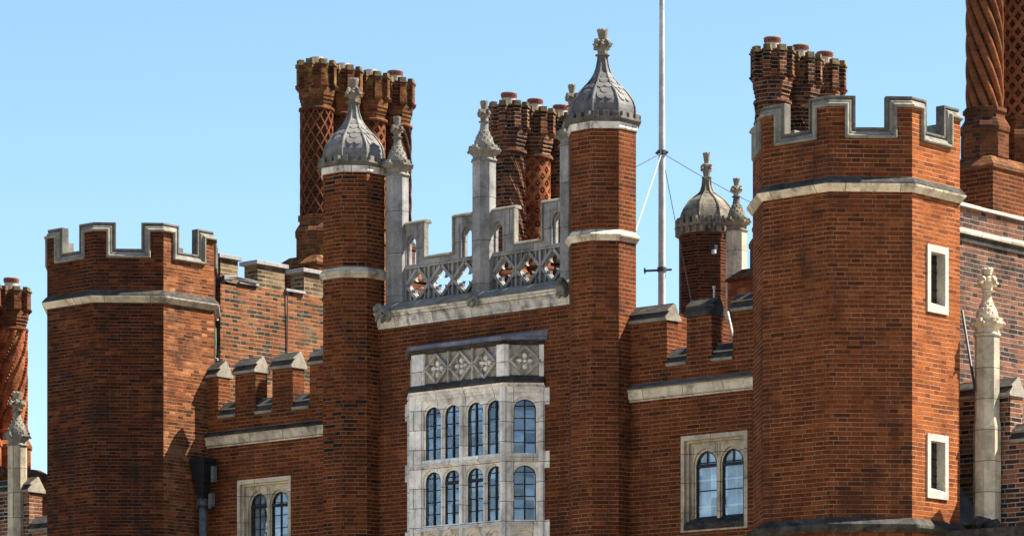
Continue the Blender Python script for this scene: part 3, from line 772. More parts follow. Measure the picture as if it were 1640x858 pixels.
R2 = sqrt(0.5)
FRONT = (V(0, -PJ, 0), TX, NF)
CR = (V(XR - PJ, -PJ, 0), V(R2, R2, 0), V(R2, -R2, 0))
CL = (V(XL, 0, 0), V(R2, -R2, 0), V(-R2, -R2, 0))
LC = PJ / R2                          # canted face length
FX0, FX1 = XL + PJ, XR - PJ
lights = [-1.203, -0.826, -0.387, -0.010]
ZB = 4.75
def rowops(c, hw, grow, blind=False):
    r = [(c - hw, c + hw, 7.385 - grow * .4, 8.02, 8.165 + grow), (c - hw, c + hw, 6.455 - grow * .4, 7.09, 7.235 + grow)]
    r.append((c - hw, c + hw, 5.2, 6.19, 6.33 + grow))
    return r
mb = MB()
# front: frame with a square head over each pair, then two orders of arched openings
A = []; B = []
for c in lights:
    A += rowops(c, 0.176, 0.030); B += rowops(c, 0.148, 0.0)
pairs = []
for a, b in ((-1.203 - .192, -0.826 + .192), (-0.387 - .192, -0.010 + .192)):
    pairs += [(a, b, 7.40, 8.255, 8.255), (a, b, 6.46, 7.30, 7.30), (a, b, 5.2, 6.395, 6.395)]
plate(mb, *FRONT, FX0, FX1, ZB, 8.34, pairs, 0.0, -0.03)
plate(mb, *FRONT, FX0 + 0.01, FX1 - 0.01, ZB + .005, 8.335, A, -0.026, -0.06, N=14)
plate(mb, *FRONT, FX0 + 0.02, FX1 - 0.02, ZB + .01, 8.33, B, -0.055, -0.115, N=14)
for fr_, c in ((CR, 0.300), (CL, LC - 0.300)):
    plate(mb, *fr_, 0.0, LC, ZB, 8.34, [(c - .205, c + .205, 7.40, 8.255, 8.255), (c - .205, c + .205, 6.46, 7.30, 7.30), (c - .205, c + .205, 5.2, 6.395, 6.395)], 0.0, -0.03)
    plate(mb, *fr_, 0.01, LC - 0.01, ZB + .005, 8.335, rowops(c, 0.190, 0.030), -0.026, -0.06, N=16)
    plate(mb, *fr_, 0.02, LC - 0.02, ZB + .01, 8.33, rowops(c, 0.158, 0.0), -0.055, -0.115, N=16)
# attached shafts at the corners and the middle mullion
for u in (FX0 + 0.02, FX1 - 0.02):
    mb.lathe(u, -PJ + 0.01, [(0.052, ZB), (0.052, 8.33)], seg=8)
mb.lathe(-0.607, -PJ - 0.005, [(0.030, ZB), (0.030, 8.30)], seg=8)
for fr_, u in ((CR, LC - 0.035), (CL, 0.035)):
    q = fr_[0] + fr_[1] * u
    mb.lathe(q.x, q.y, [(0.045, ZB), (0.045, 8.33)], seg=8)
# transom weatherings
for (O, t, n), a, b in ((FRONT, FX0 + .06, -0.64), (FRONT, -0.575, FX1 - .06), (CR, 0.06, LC - .07), (CL, 0.07, LC - .06)):
    for zz in (7.37, 6.44):
        mould(mb, O, t, n, a, b, [(-0.12, zz - 0.02), (0.03, zz - 0.055), (0.03, zz - 0.035), (-0.12, zz + 0.03)])
# head moulding and cornice under the frieze
def ring(mb, prof, slot=0):
    mould(mb, *FRONT, FX0, FX1, prof, slot, T22, T22)
    mould(mb, *CR, 0, LC, prof, slot, T22, 0.0)
    mould(mb, *CL, 0, LC, prof, slot, 0.0, T22)
ring(mb, [(-0.1, 8.30), (0.012, 8.30), (0.016, 8.335), (0.045, 8.36), (0.05, 8.385), (-0.1, 8.385)])
# frieze body
ring(mb, [(-0.2, 8.38), (-0.07, 8.38), (-0.07, 8.96), (-0.2, 8.96)])
for fr_, a, b in ((FRONT, FX0, -1.345), (FRONT, 0.06, FX1), (CR, 0, 0.065), (CR, LC - .065, LC), (CL, 0, .065), (CL, LC - .065, LC)):
    plate(mb, *fr_, a, b, 8.46, 8.945, [], 0.0, -0.08)
bay = mb.build('bay_window', M['stone_pale'], wall, bevel=0.003)
mb = MB()
ring(mb, [(-0.1, 8.38), (0.05, 8.385), (0.075, 8.40), (0.075, 8.42), (0.03, 8.47), (-0.034, 8.50), (-0.1, 8.50)])
ring(mb, [(-0.1, 8.93), (0.006, 8.93), (0.014, 8.945), (0.034, 8.955), (0.040, 8.978), (-0.1, 8.98)])
mb.build('dark_moulding', M['stone_black'], bay, bevel=0.003)
# quatrefoil tracery
def foil(a, R):
    return R * (0.36 + 0.64 * abs(cos(2 * a)) ** 0.7)
def lozenge(mb, fr_, cu, cz, hu, hz, d0, d1, R, bw=0.035, plate_d=None, N=64, slot=0):
    O, t, n = fr_
    for a, b in (((-1, 0), (0, 1)), ((0, 1), (1, 0)), ((1, 0), (0, -1)), ((0, -1), (-1, 0))):
        bar(mb, O, t, n, (cu + a[0] * hu, cz + a[1] * hz), (cu + b[0] * hu, cz + b[1] * hz), bw, d0, d1, slot)
    p0_, p1_ = plate_d
    def P(u, z, d): q = O + t * u + n * d; return (q.x, q.y, z)
    for i in range(N):
        a0, a1 = 2 * pi * i / N, 2 * pi * (i + 1) / N
        quad = []
        for a in (a0, a1):
            k = 1.0 / (abs(cos(a)) / hu + abs(sin(a)) / hz)
            ri = min(foil(a, R), k * 0.93)
            quad.append(((cu + k * cos(a), cz + k * sin(a)), (cu + ri * cos(a), cz + ri * sin(a))))
        (o0, i0), (o1, i1) = quad
        for d in (p0_, p1_):
            mb.add([P(*o0, d), P(*o1, d), P(*i1, d), P(*i0, d)], [(0, 1, 2, 3)], slot)
        mb.add([P(*i0, p0_), P(*i1, p0_), P(*i1, p1_), P(*i0, p1_)], [(0, 1, 2, 3)], slot)
for fr_, us in ((FRONT, [(-1.105, .215), (-0.645, .215), (-0.180, .215)]), (CR, [(0.30, .215)]), (CL, [(LC - 0.30, .215)])):
    for cu, hw in us:
        mb = MB()
        O, t, n = fr_
        bar(mb, O, t, n, (cu - hw - .015, 8.47), (cu - hw - .015, 8.93), 0.026, -0.07, -0.004)
        lozenge(mb, fr_, cu, 8.700, hw, 0.205, -0.07, 0.0, 0.165, 0.034, (-0.020, -0.069))
        for a in range(4):
            g_ = pi / 2 * a
            q = O + t * (cu + 0.080 * cos(g_)) + n * (-0.055)
            mb.blob((q.x, q.y, 8.700 + 0.080 * sin(g_)), (0.043, 0.043, 0.043), 0.15, 2, slot=1)
        q = O + t * cu + n * (-0.05); mb.blob((q.x, q.y, 8.700), 0.030, 0.2, 1, slot=1)
        plate(mb, O, t, n, cu - hw, cu + hw, 8.47, 8.94, [], -0.066, -0.08, slot=2)
        mb.build('frieze_panel', [M['stone_frieze'], M['stone_pale'], M['stone_frieze']], bay)
# jamb blocks toothed into the brickwork
mb = MB()
for k, zz in enumerate((8.06, 7.17, 6.20, 5.35)):
    mb.box(XL - 0.10, XL + 0.04, -0.006, 0.1, zz, zz + 0.25); mb.box(XR - 0.04, XR + 0.11, -0.006, 0.1, zz + 0.02, zz + 0.26)
for x0, x1 in ((XL - 0.02, XL + 0.10), (XR - 0.10, XR + 0.02)):
    mb.box(x0, x1, -0.012, 0.1, ZB, 8.36)
mb.build('quoin', M['stone_pale'], bay, bevel=0.003)
# lead roof leaning on the wall
ro = 0.052
e0, e1 = FX0 - ro * T22, FX1 + ro * T22
pts = [(XL - ro * 1.2, -0.005, 8.985), (e0, -PJ - ro, 8.985), (e1, -PJ - ro, 8.985), (XR + ro * 1.2, -0.005, 8.985)]
top = [(XL - ro * 1.2, -0.005, 9.02), (e0, -PJ - ro, 9.02), (e1, -PJ - ro, 9.02), (XR + ro * 1.2, -0.005, 9.02)]
rid = [(XL - 0.02, -0.004, 9.13), (FX0 + .05, -0.12, 9.12), (FX1 - .05, -0.12, 9.12), (XR + 0.08, -0.004, 9.13)]
mb = MB()
mb.add(pts + top + rid, [(0, 1, 2, 3), (0, 1, 5, 4), (1, 2, 6, 5), (2, 3, 7, 6), (4, 5, 9, 8), (5, 6, 10, 9), (6, 7, 11, 10), (8, 9, 10, 11), (0, 4, 8, 11, 7, 3)])
for i in range(3):
    mb.tube([top[i], top[i + 1]], 0.024, 8)
mb.build('lead_roof', M['lead_blue'], bay, rough=0.010)
# glass lights with glazing bars
def light(fr_, c, hw, z0, zs, zt, parent, d=-0.085, rows=5, bw=0.012, frame=0.02, vb=True, heavy=None):
    O, t, n = fr_
    mb = MB(); N = 12
    op = (c - hw, c + hw, z0, zs, zt)
    pl = []
    for i in range(N + 1):
        u = c - hw + 2 * hw * i / N
        q = O + t * u + n * d; pl.append((q.x, q.y, arch_top(u, op)))
    q0 = O + t * (c - hw) + n * d; q1 = O + t * (c + hw) + n * d
    mb.poly([(q0.x, q0.y, z0), (q1.x, q1.y, z0)] + pl[::-1], 0)
    dd = (d + 0.004, d + 0.018)
    if vb: bar(mb, O, t, n, (c, z0), (c, zt - .01), bw * 1.7, *dd, slot=1)
    for i in range(1, rows):
        zz = z0 + (zs + 0.05 - z0) * i / (rows - 1) if rows > 1 else zs
        bar(mb, O, t, n, (c - hw, zz), (c + hw, zz), bw, d + 0.003, d + 0.016, slot=1)
    if heavy: bar(mb, O, t, n, (c - hw, heavy), (c + hw, heavy), 0.045, *(d + .002, d + .03), slot=1)
    for a, b in (((c - hw, z0), (c - hw, zs)), ((c + hw, z0), (c + hw, zs)), ((c - hw, z0), (c + hw, z0))):
        bar(mb, O, t, n, a, b, frame, d + 0.005, d + 0.022, slot=1)
    for i in range(N):
        ua, ub = c - hw + 2 * hw * i / N, c - hw + 2 * hw * (i + 1) / N
        bar(mb, O, t, n, (ua, arch_top(ua, op)), (ub, arch_top(ub, op)), frame, d + 0.006, d + 0.023, slot=1)
    return mb.build('glass_pane', [M['glass'], M['iron']], parent)
for i, c in enumerate(lights):
    light(FRONT, c, 0.148, 7.385, 8.02, 8.165, bay, rows=5)
    light(FRONT, c, 0.148, 6.455, 7.09, 7.235, bay, rows=5, heavy=(7.06 if i in (1, 2) else None))
for fr_, c in ((CR, 0.300), (CL, LC - 0.300)):
    light(fr_, c, 0.158, 7.385, 8.02, 8.165, bay, rows=5)
    light(fr_, c, 0.158, 6.455, 7.09, 7.235, bay, rows=5)
# blind panels below
mb = MB()
for fr_, a, b in ((FRONT, FX0 + .03, FX1 - .03), (CR, .03, LC - .03), (CL, .03, LC - .03)):
    O, t, n = fr_
    q = [O + t * a + n * -0.11, O + t * b + n * -0.11]
    mb.extrude([(q[0].x, q[0].y, 5.0), (q[1].x, q[1].y, 5.0), (q[1].x, q[1].y, 6.40), (q[0].x, q[0].y, 6.40)], n * -0.05)
mb.build('blind_panel', M['stone_pale'], bay)
mb = MB(); mb.box(XL + .35, XR - .35, 0.55, 0.56, 4.8, 8.9)
mb.box(XL + .2, XR - .2, -0.1, 0.5, 4.75, 4.8)
mb.build('dark_interior', M['dark_room'], bay)
# corbelled foot of the oriel, below the picture
mb = MB()
for i, (pj, z0, z1) in enumerate(((0.40, 4.6, 4.76), (0.30, 4.40, 4.6), (0.18, 4.15, 4.40), (0.08, 3.9, 4.15))):
    mb.extrude([(XL, 0.0, z0), (XL + pj, -pj, z0), (XR - pj, -pj, z0), (XR, 0.0, z0)], (0, 0, z1 - z0))
mb.build('corbel', M['stone_pale'], bay)

# ------------------------------------------------------------------ pierced stepped parapet, two bays
def parapet(x0, x1, l_edge, r_edge, ol, orr, label):
    root = thing('pierced_parapet', label, 'parapet', ((x0 + x1) / 2, 0, 9.78), 'pierced parapet bays')
    F = (V(0, -0.05, 0), TX, NF)
    D = -0.10
    mb = MB()
    mould(mb, *F, x0, x1, [(-0.16, 9.74), (0.03, 9.74), (0.03, 9.765), (0.0, 9.79), (-0.14, 9.79)])
    mould(mb, *F, x0, x1, [(D - .02, 10.255), (0.005, 10.255), (0.02, 10.275), (0.0, 10.30), (D, 10.30)])
    # stepped upper part with arched slots
    for (a, b, oc) in ((x0, l_edge, ol), (r_edge, x1, orr)):
        plate(mb, *F, a, b, 10.30, 10.90, [(oc - 0.10, oc + 0.10, 10.315, 10.62, 10.76)], 0.0, -0.05, N=12)
        plate(mb, *F, a + .01, b - .01, 10.29, 10.89, [(oc - 0.07, oc + 0.07, 10.305, 10.60, 10.715)], -0.045, D, N=12)
        for zz in (10.60,):
            bar(mb, *F, (oc - .14, 10.31), (oc - .14, 10.80), 0.015, 0.0, 0.012)
            bar(mb, *F, (oc + .14, 10.31), (oc + .14, 10.80), 0.015, 0.0, 0.012)
            bar(mb, *F, (oc - .14, 10.80), (oc + .14, 10.80), 0.015, 0.0, 0.012)
    mb.box(l_edge, r_edge, -0.05, 0.04, 10.30, 10.375)
    mb.build('frame', M['stone_grey'], root, bevel=0.003)
    mb = MB()
    cp = [(D - 0.03, 0.0), (0.03, 0.0), (0.035, 0.02), (0.0, 0.05), (D, 0.05)]
    for a, b, z in ((x0, l_edge, 10.90), (l_edge + .03, r_edge - .03, 10.37), (r_edge, x1, 10.90)):
        mould(mb, *F, a - (.0 if z < 10.5 else (0.0 if a == x0 else .035)), b + (0.0 if z < 10.5 else (0 if b == x1 else .035)), [(d, z + w) for d, w in cp])
    for u, s in ((l_edge, 1), (r_edge, -1)):
        pts = [(u, 10.375), (u + s * .03, 10.375), (u + s * .03, 10.90), (u, 10.90)]
        mb.extrude([(p[0], -0.085, p[1]) for p in pts], (0, 0.085, 0))
    mb.build('coping', M['stone_cope'], root, bevel=0.003)
    n = 3; w = (x1 - x0) / n
    for i in range(n):
        mb = MB()
        cu = x0 + w * (i + .5); cz = 10.022
        lozenge(mb, F, cu, cz, w / 2, 0.235, 0.0, D, 0.172, 0.046, (-0.03, -0.085), N=72)
        for s in ((-1, 1) if i == n - 1 else (-1,)):
            bar(mb, *F, (cu + s * w / 2, 9.79), (cu + s * w / 2, 10.255), 0.032, 0.003, -0.10)
        # cusped infill of the triangles, each pierced by the gap beside it
        for sx in (-1, 1):
            for sz in (-1, 1):
                tri = [(cu + sx * w / 2, cz + sz * 0.235), (cu + sx * w / 2, cz + sz * 0.01), (cu + sx * 0.01, cz + sz * 0.235)]
                mb.extrude([(u_, 0.0, z_) for u_, z_ in tri], (0, 0.03, 0))
                bar(mb, *F, (cu + sx * w * .30, cz + sz * 0.23), (cu + sx * w * .30, cz + sz * 0.10), 0.018, -0.015, -0.06)
        mb.build('quatrefoil_panel', M['stone_grey'], root)
    root.location += Vector((-0.195, 0.22, 0.05))
    return root
parapet(-2.04, -0.64, -1.66, -1.06, -1.93, -0.83, 'left bay of pierced stone parapet with quatrefoils, beside the pale-domed turret')
parapet(-0.34, 1.03, 0.09, 0.645, -0.235, 0.90, 'right bay of pierced stone parapet with quatrefoils, in front of patterned chimneys')

# ------------------------------------------------------------------ carved beasts on the cornice
def beast(pts, radii, edges, label, feet):
    me = bpy.data.meshes.new('carved_beast')
    me.from_pydata([Vector(p) for p in pts], edges, [])
    ob = bpy.data.objects.new('carved_beast', me); scene.collection.objects.link(ob)
    sk = ob.modifiers.new('skin', 'SKIN')
    for i, v in enumerate(me.skin_vertices[0].data):
        v.radius = (radii[i], radii[i]); v.use_root = (i == 0)
    sub = ob.modifiers.new('sub', 'SUBSURF'); sub.levels = 2; sub.render_levels = 2
    me.materials.append(M['stone_cap'])
    tx = bpy.data.textures.new('carving', 'CLOUDS'); tx.noise_scale = 0.035
    dm = ob.modifiers.new('carve', 'DISPLACE'); dm.texture = tx; dm.strength = 0.03; dm.texture_coords = 'LOCAL'
    ob.location = feet
    tag(ob, label, 'stone carving', 'carved beasts on the cornice')
    return ob
# local: x along wall, y negative outward, crouching and looking down
BP = [(0, 0.02, 0.08), (-0.02, -0.04, 0.13), (-0.04, -0.10, 0.17), (-0.06, -0.16, 0.19), (-0.07, -0.21, 0.17), (-0.08, -0.26, 0.14),
      (0.06, -0.03, 0.02), (0.05, -0.09, -0.03), (-0.07, -0.03, 0.02), (-0.06, -0.10, -0.04), (-0.10, -0.13, 0.06), (-0.11, -0.17, -0.03), (0.01, -0.14, 0.06), (0.02, -0.18, -0.03),
      (-0.10, -0.17, 0.24), (-0.03, -0.17, 0.24)]
BR = [0.085, 0.085, 0.08, 0.062, 0.055, 0.03, 0.05, 0.026, 0.05, 0.026, 0.036, 0.024, 0.036, 0.024, 0.018, 0.018]
BE = [(0, 1), (1, 2), (2, 3), (3, 4), (4, 5), (0, 6), (6, 7), (0, 8), (8, 9), (2, 10), (10, 11), (2, 12), (12, 13), (3, 14), (3, 15)]
def mirror(p, sx, k=1.0): return [(sx * a * k, b * k, c * k) for a, b, c in p]
beast(mirror(BP, 1, 0.92), [r * 0.82 for r in BR], BE, 'grey carved beast crouching under the pinnacle beside the pale-domed turret', (-2.30, -0.13, 9.54))
beast(mirror(BP, 1, 0.7), [r * 0.6 for r in BR], BE, 'small grey carved beast under the middle pinnacle of the parapet', (-0.55, -0.13, 9.58))
beast(mirror(BP, -1, 0.92), [r * 0.82 for r in BR], BE, 'grey carved beast crouching at the foot of the dark-domed turret', (1.10, -0.13, 9.55))

# ------------------------------------------------------------------ low curtain walls with merlons
def cope_prof(z, th, oh=0.05):
    # (d outward, z) two-step weathered coping; wall occupies d 0 .. -th
    return [(oh - .01, z - 0.02), (oh + 0.005, z), (oh + 0.005, z + 0.022), (oh - 0.075, z + 0.105), (oh - 0.045, z + 0.108), (oh - 0.045, z + 0.128), (-th * 0.50, z + 0.225), (-th * 0.50, z + 0.235), (-th * 0.66, z + 0.235), (-th - oh + .06, z + 0.11), (-th - oh, z + 0.02), (-th - oh, z - 0.02)]
CSEG = [2, 2, 0, 1, 2, 0, 2, 2, 0, 0, 0, 2]  # last slot also covers the end caps, coloured pale as if sunlit
def curtain(x0, x1, merl, sills, win, label, wc, mat, capmats, sill_z=8.43, top=9.07, ybody=4.6):
    root = thing('battlemented_wall', label, 'wall', ((x0 + x1) / 2, 0, 0))
    th = 0.245
    mb = MB()
    op = [(wc - 0.575, wc + 0.575, 6.13, 7.44, 7.44)]
    plate(mb, (0, 0, 0), TX, NF, x0, x1, 0, sill_z, op, 0, -th)
    mb.box(x0, x1, ybody, ybody + .25, 0, 8.1); mb.box(x0, x1, th + .002, ybody, 7.85, 8.1)
    mb.box(x0, x0 + .1, th + .002, ybody, 0, 7.85); mb.box(x1 - .1, x1, th + .002, ybody, 0, 7.85)
    mb.build('brick_face', mat, root)
    mb = MB()
    mould(mb, (0, 0, 0), TX, NF, x0, x1, [(-.05, 7.975), (0.025, 7.975), (0.028, 8.0), (0.05, 8.02), (0.06, 8.11), (0.085, 8.135), (-.05, 8.14)])
    mb.build('cornice', M['stone_string'] if win != 'r' else M['stone_string'], root, bevel=0.003)
    mb = MB()
    mould(mb, (0, 0, 0), TX, NF, x0, x1, [(-.05, 8.139), (0.095, 8.137), (0.10, 8.155), (0.0, 8.215), (-.05, 8.215)])
    mb.build('cornice_weathering', M['lead_dark'] if win == 'r' else M['stone_black'], root, rough=0.004)
    for (a, b), cm in zip(merl, capmats):
        mr = MB().box(a, b, 0.0, th, sill_z - .0, top).build('merlon', mat, root, rough=0.004)
        mb = MB(); mould(mb, (0, 0, 0), TX, NF, a - 0.025, b + 0.02, cope_prof(top, th), segs=CSEG)
        mb.build('coping', [M['stone_black'], M['cap_dark'], M[cm]], mr, bevel=0.006, rough=0.008)
    for a, b in sills:
        mb = MB(); mould(mb, (0, 0, 0), TX, NF, a + .003, b - .003, cope_prof(sill_z + .002, th, 0.03), segs=CSEG)
        mb.build('embrasure_sill', [M['stone_black'], M['cap_dark'], M['lip']], root, bevel=0.006, rough=0.008)
    # two-light window
    F = (V(wc, 0, 0), TX, NF)
    mb = MB()
    plate(mb, *F, -0.575, 0.575, 6.13, 7.44, [(-0.515, 0.515, 6.24, 7.375, 7.375)], 0.006, -0.05)
    plate(mb, *F, -0.56, 0.56, 6.14, 7.43, [(-0.475, 0.475, 6.26, 7.345, 7.345)], -0.045, -0.10)
    ops = [(-0.435, -0.025, 6.30, 7.03, 7.265), (0.025, 0.435, 6.30, 7.03, 7.265)]
    plate(mb, *F, -0.55, 0.55, 6.15, 7.42, ops, -0.095, -0.13, N=16)
    ops2 = [(-0.410, -0.042, 6.31, 7.02, 7.232), (0.042, 0.410, 6.31, 7.02, 7.232)]
    plate(mb, *F, -0.55, 0.55, 6.16, 7.41, ops2, -0.125, -0.18, N=16)
    # spandrel sinkings stand as little ribs
    for s in (-1, 1):
        for q in (-1, 1):
            c = s * 0.230
            bar(mb, *F, (c + q * 0.205, 7.32), (c + q * 0.205, 7.12), 0.018, -0.095, -0.083)
            bar(mb, *F, (c + q * 0.205, 7.32), (c + q * 0.06, 7.318), 0.018, -0.095, -0.083)
    w = mb.build('stone_window', M['stone_buff'], root, bevel=0.004)
    mb = MB(); mould(mb, *F, -0.512, 0.512, [(-0.16, 6.345), (0.02, 6.235), (0.03, 6.21), (0.03, 6.155), (-0.16, 6.155)])
    mb.build('window_sill', M['stone_black'] if win == 'r' else M['stone_string'], w, bevel=0.004, rough=0.005)
    for s in (-1, 1):
        c = s * 0.226
        gp = light(F, c, 0.184, 6.31, 7.02, 7.232, w, d=-0.155, rows=(3 if win == 'r' else 5), bw=0.014 if win == 'r' else 0.010, frame=0.034, vb=(win != 'r'), heavy=7.03)
        if win == 'r':
            mb = MB(); bar(mb, *F, (c, 7.03), (c, 7.22), 0.014, -0.153, -0.135); mb.build('glazing_bar', M['iron'], w)
    mb = MB()
    nfold = 44
    for c0, c1 in ((-0.42, -0.02), (0.02, 0.42)) if win == 'r' else ((-0.42, -0.20), (0.02, 0.20)):
        cols = [(c0 + (c1 - c0) * i / nfold, 0.235 + 0.014 * sin(i * 1.1) + 0.008 * sin(i * 2.7)) for i in range(nfold + 1)]
        for (ua, ya), (ub, yb) in zip(cols[:-1], cols[1:]):
            mb.add([(wc + ua, ya, 6.2), (wc + ub, yb, 6.2), (wc + ub, yb, 7.35), (wc + ua, ya, 7.35)], [(0, 1, 2, 3)])
    mb.build('curtain', M['curtain'], w, smooth=True)
    mb = MB()
    for c in (-0.22, 0.22):
        for zz in (6.48, 6.84):
            mb.box(wc + c - .2, wc + c + .2, 0.195, 0.21, zz - .012, zz + .012)
    if win == 'r': mb.build('inner_sash', M['wood_white'], w)
    MB().box(wc - .8, wc + .8, 0.75, 0.78, 5.9, 7.7).build('dark_interior', M['dark_room'], w)
    return root
curtain(-6.75, -3.35, [(-6.55, -5.991), (-5.628, -5.185), (-4.827, -4.389), (-4.034, -3.45)], [(-5.991, -5.628), (-5.185, -4.827), (-4.389, -4.034)], 'l',
        'low battlemented brick wall with four merlons in front of the buff brick wall', -5.005, M['brick'], ['lip', 'lip', 'lip', 'lip'])
curtain(2.05, 5.2, [(2.05, 2.832), (3.183, 3.616), (3.981, 5.1)], [(2.832, 3.183), (3.616, 3.981)], 'r',
        'low battlemented brick wall under the flagpole with a curtained two-light window', 3.655, M['brick'], ['lip', 'stone_black', 'stone_cope'])

# ------------------------------------------------------------------ walls behind and beside
bw = thing('battlemented_wall', 'sunlit old buff brick wall with flat-coped merlons behind the dark tower', 'wall', (-7.0, 3, 0))
X0 = -6.987
MB().box(X0 - 0.30, X0, 1.0, 5.6, 0, 10.745).build('brick_face', M['brick_old'], bw)
for a, b in ((1.0, 1.385), (1.816, 2.42), (2.86, 3.30), (3.72, 4.3)):
    mr = MB().box(X0 - 0.30, X0 - 0.002, a, b, 10.745, 11.10).build('merlon', M['brick_stock'], bw, rough=0.004)
    MB().box(X0 - 0.36, X0 + 0.045, a - 0.06, b + 0.05, 11.10, 11.165).build('coping', M['slab'], mr, bevel=0.006)
for a, b in ((1.385, 1.816), (2.42, 2.86), (3.30, 3.72), (4.3, 5.6)):
    MB().box(X0 - 0.34, X0 + 0.04, a + .003, b - .003, 10.745, 10.79).build('embrasure_sill', M['slab'], bw, bevel=0.006)

rb = thing('brick_wall', 'mottled grey and pink brick side wall below the twisted chimneys', 'wall', (7.0, 3, 0))
MB().box(6.6, 7.0, 0.6, 6.5, 0, 10.24).build('brick_face', M['brick_grey'], rb)
mb = MB(); mould(mb, (7.0, 0, 0), V(0, 1, 0), V(1, 0, 0), 0.6, 6.5, [(-.05, 9.85), (0.01, 9.85), (0.06, 9.885), (0.07, 9.91), (0.07, 9.93), (0, 9.97), (-.05, 9.97)], segs=[1, 1, 0, 0, 0, 0, 0])
mould(mb, (7.0, 0, 0), V(0, 1, 0), V(1, 0, 0), 0.6, 6.5, [(-.05, 9.79), (0.02, 9.79), (0.03, 9.845), (-.05, 9.849)], 1)
mb.build('string_course', [M['stone_string'], M['stone_black']], rb, rough=0.006)
mb = MB()
y = 0.6
while y < 6.4:
    L = 0.75 + random.random() * .35
    mb.box(6.52, 7.045, y, min(6.5, y + L - .01), 10.24 + random.random() * .008, 10.285 + random.random() * .012); y += L
mb.build('coping', M['stone_white'], rb, rough=0.012)

def sidewall(x0, x1, merl, sills, label, top, sz, mat, y0=0.1, depth=0.28):
    root = thing('battlemented_wall', label, 'wall', ((x0 + x1) / 2, y0, 0))
    O = (0, y0, 0)
    mb = MB(); mb.box(x0, x1, y0, y0 + depth, 0, sz); mb.build('brick_face', mat, root)
    for a, b in merl:
        mr = MB().box(a, b, y0, y0 + depth, sz, top).build('merlon', mat, root, rough=0.004)
        mb = MB(); mould(mb, O, TX, NF, a - .03, b + .025, cope_prof(top, depth), segs=CSEG); mb.build('coping', [M['stone_black'], M['cap_dark'], M['lip']], mr, bevel=0.005, rough=0.008)
    for a, b in sills:
        mb = MB(); mould(mb, O, TX, NF, a + .003, b - .003, cope_prof(sz + .002, depth, .03), segs=CSEG); mb.build('embrasure_sill', [M['stone_black'], M['cap_dark'], M['lip']], root, bevel=0.005, rough=0.008)
    return root
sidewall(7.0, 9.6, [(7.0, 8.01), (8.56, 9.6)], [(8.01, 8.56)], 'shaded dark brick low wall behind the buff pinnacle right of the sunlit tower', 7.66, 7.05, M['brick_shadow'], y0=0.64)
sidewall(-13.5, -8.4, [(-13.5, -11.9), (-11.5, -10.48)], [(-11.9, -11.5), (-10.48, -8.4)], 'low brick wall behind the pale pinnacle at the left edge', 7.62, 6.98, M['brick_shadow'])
# rear wall carrying the rear turret and pinnacle
rw = thing('brick_wall', 'rear brick wall glimpsed through the embrasures below the blackened turret', 'wall', (-3, 8.6, 0))
MB().box(-7.0, 0.5, 8.45, 8.8, 0, 9.75).build('brick_face', M['brick_old'], rw)
MB().box(-7.0, 0.5, 8.40, 8.85, 9.75, 9.83).build('coping', M['slab'], rw)

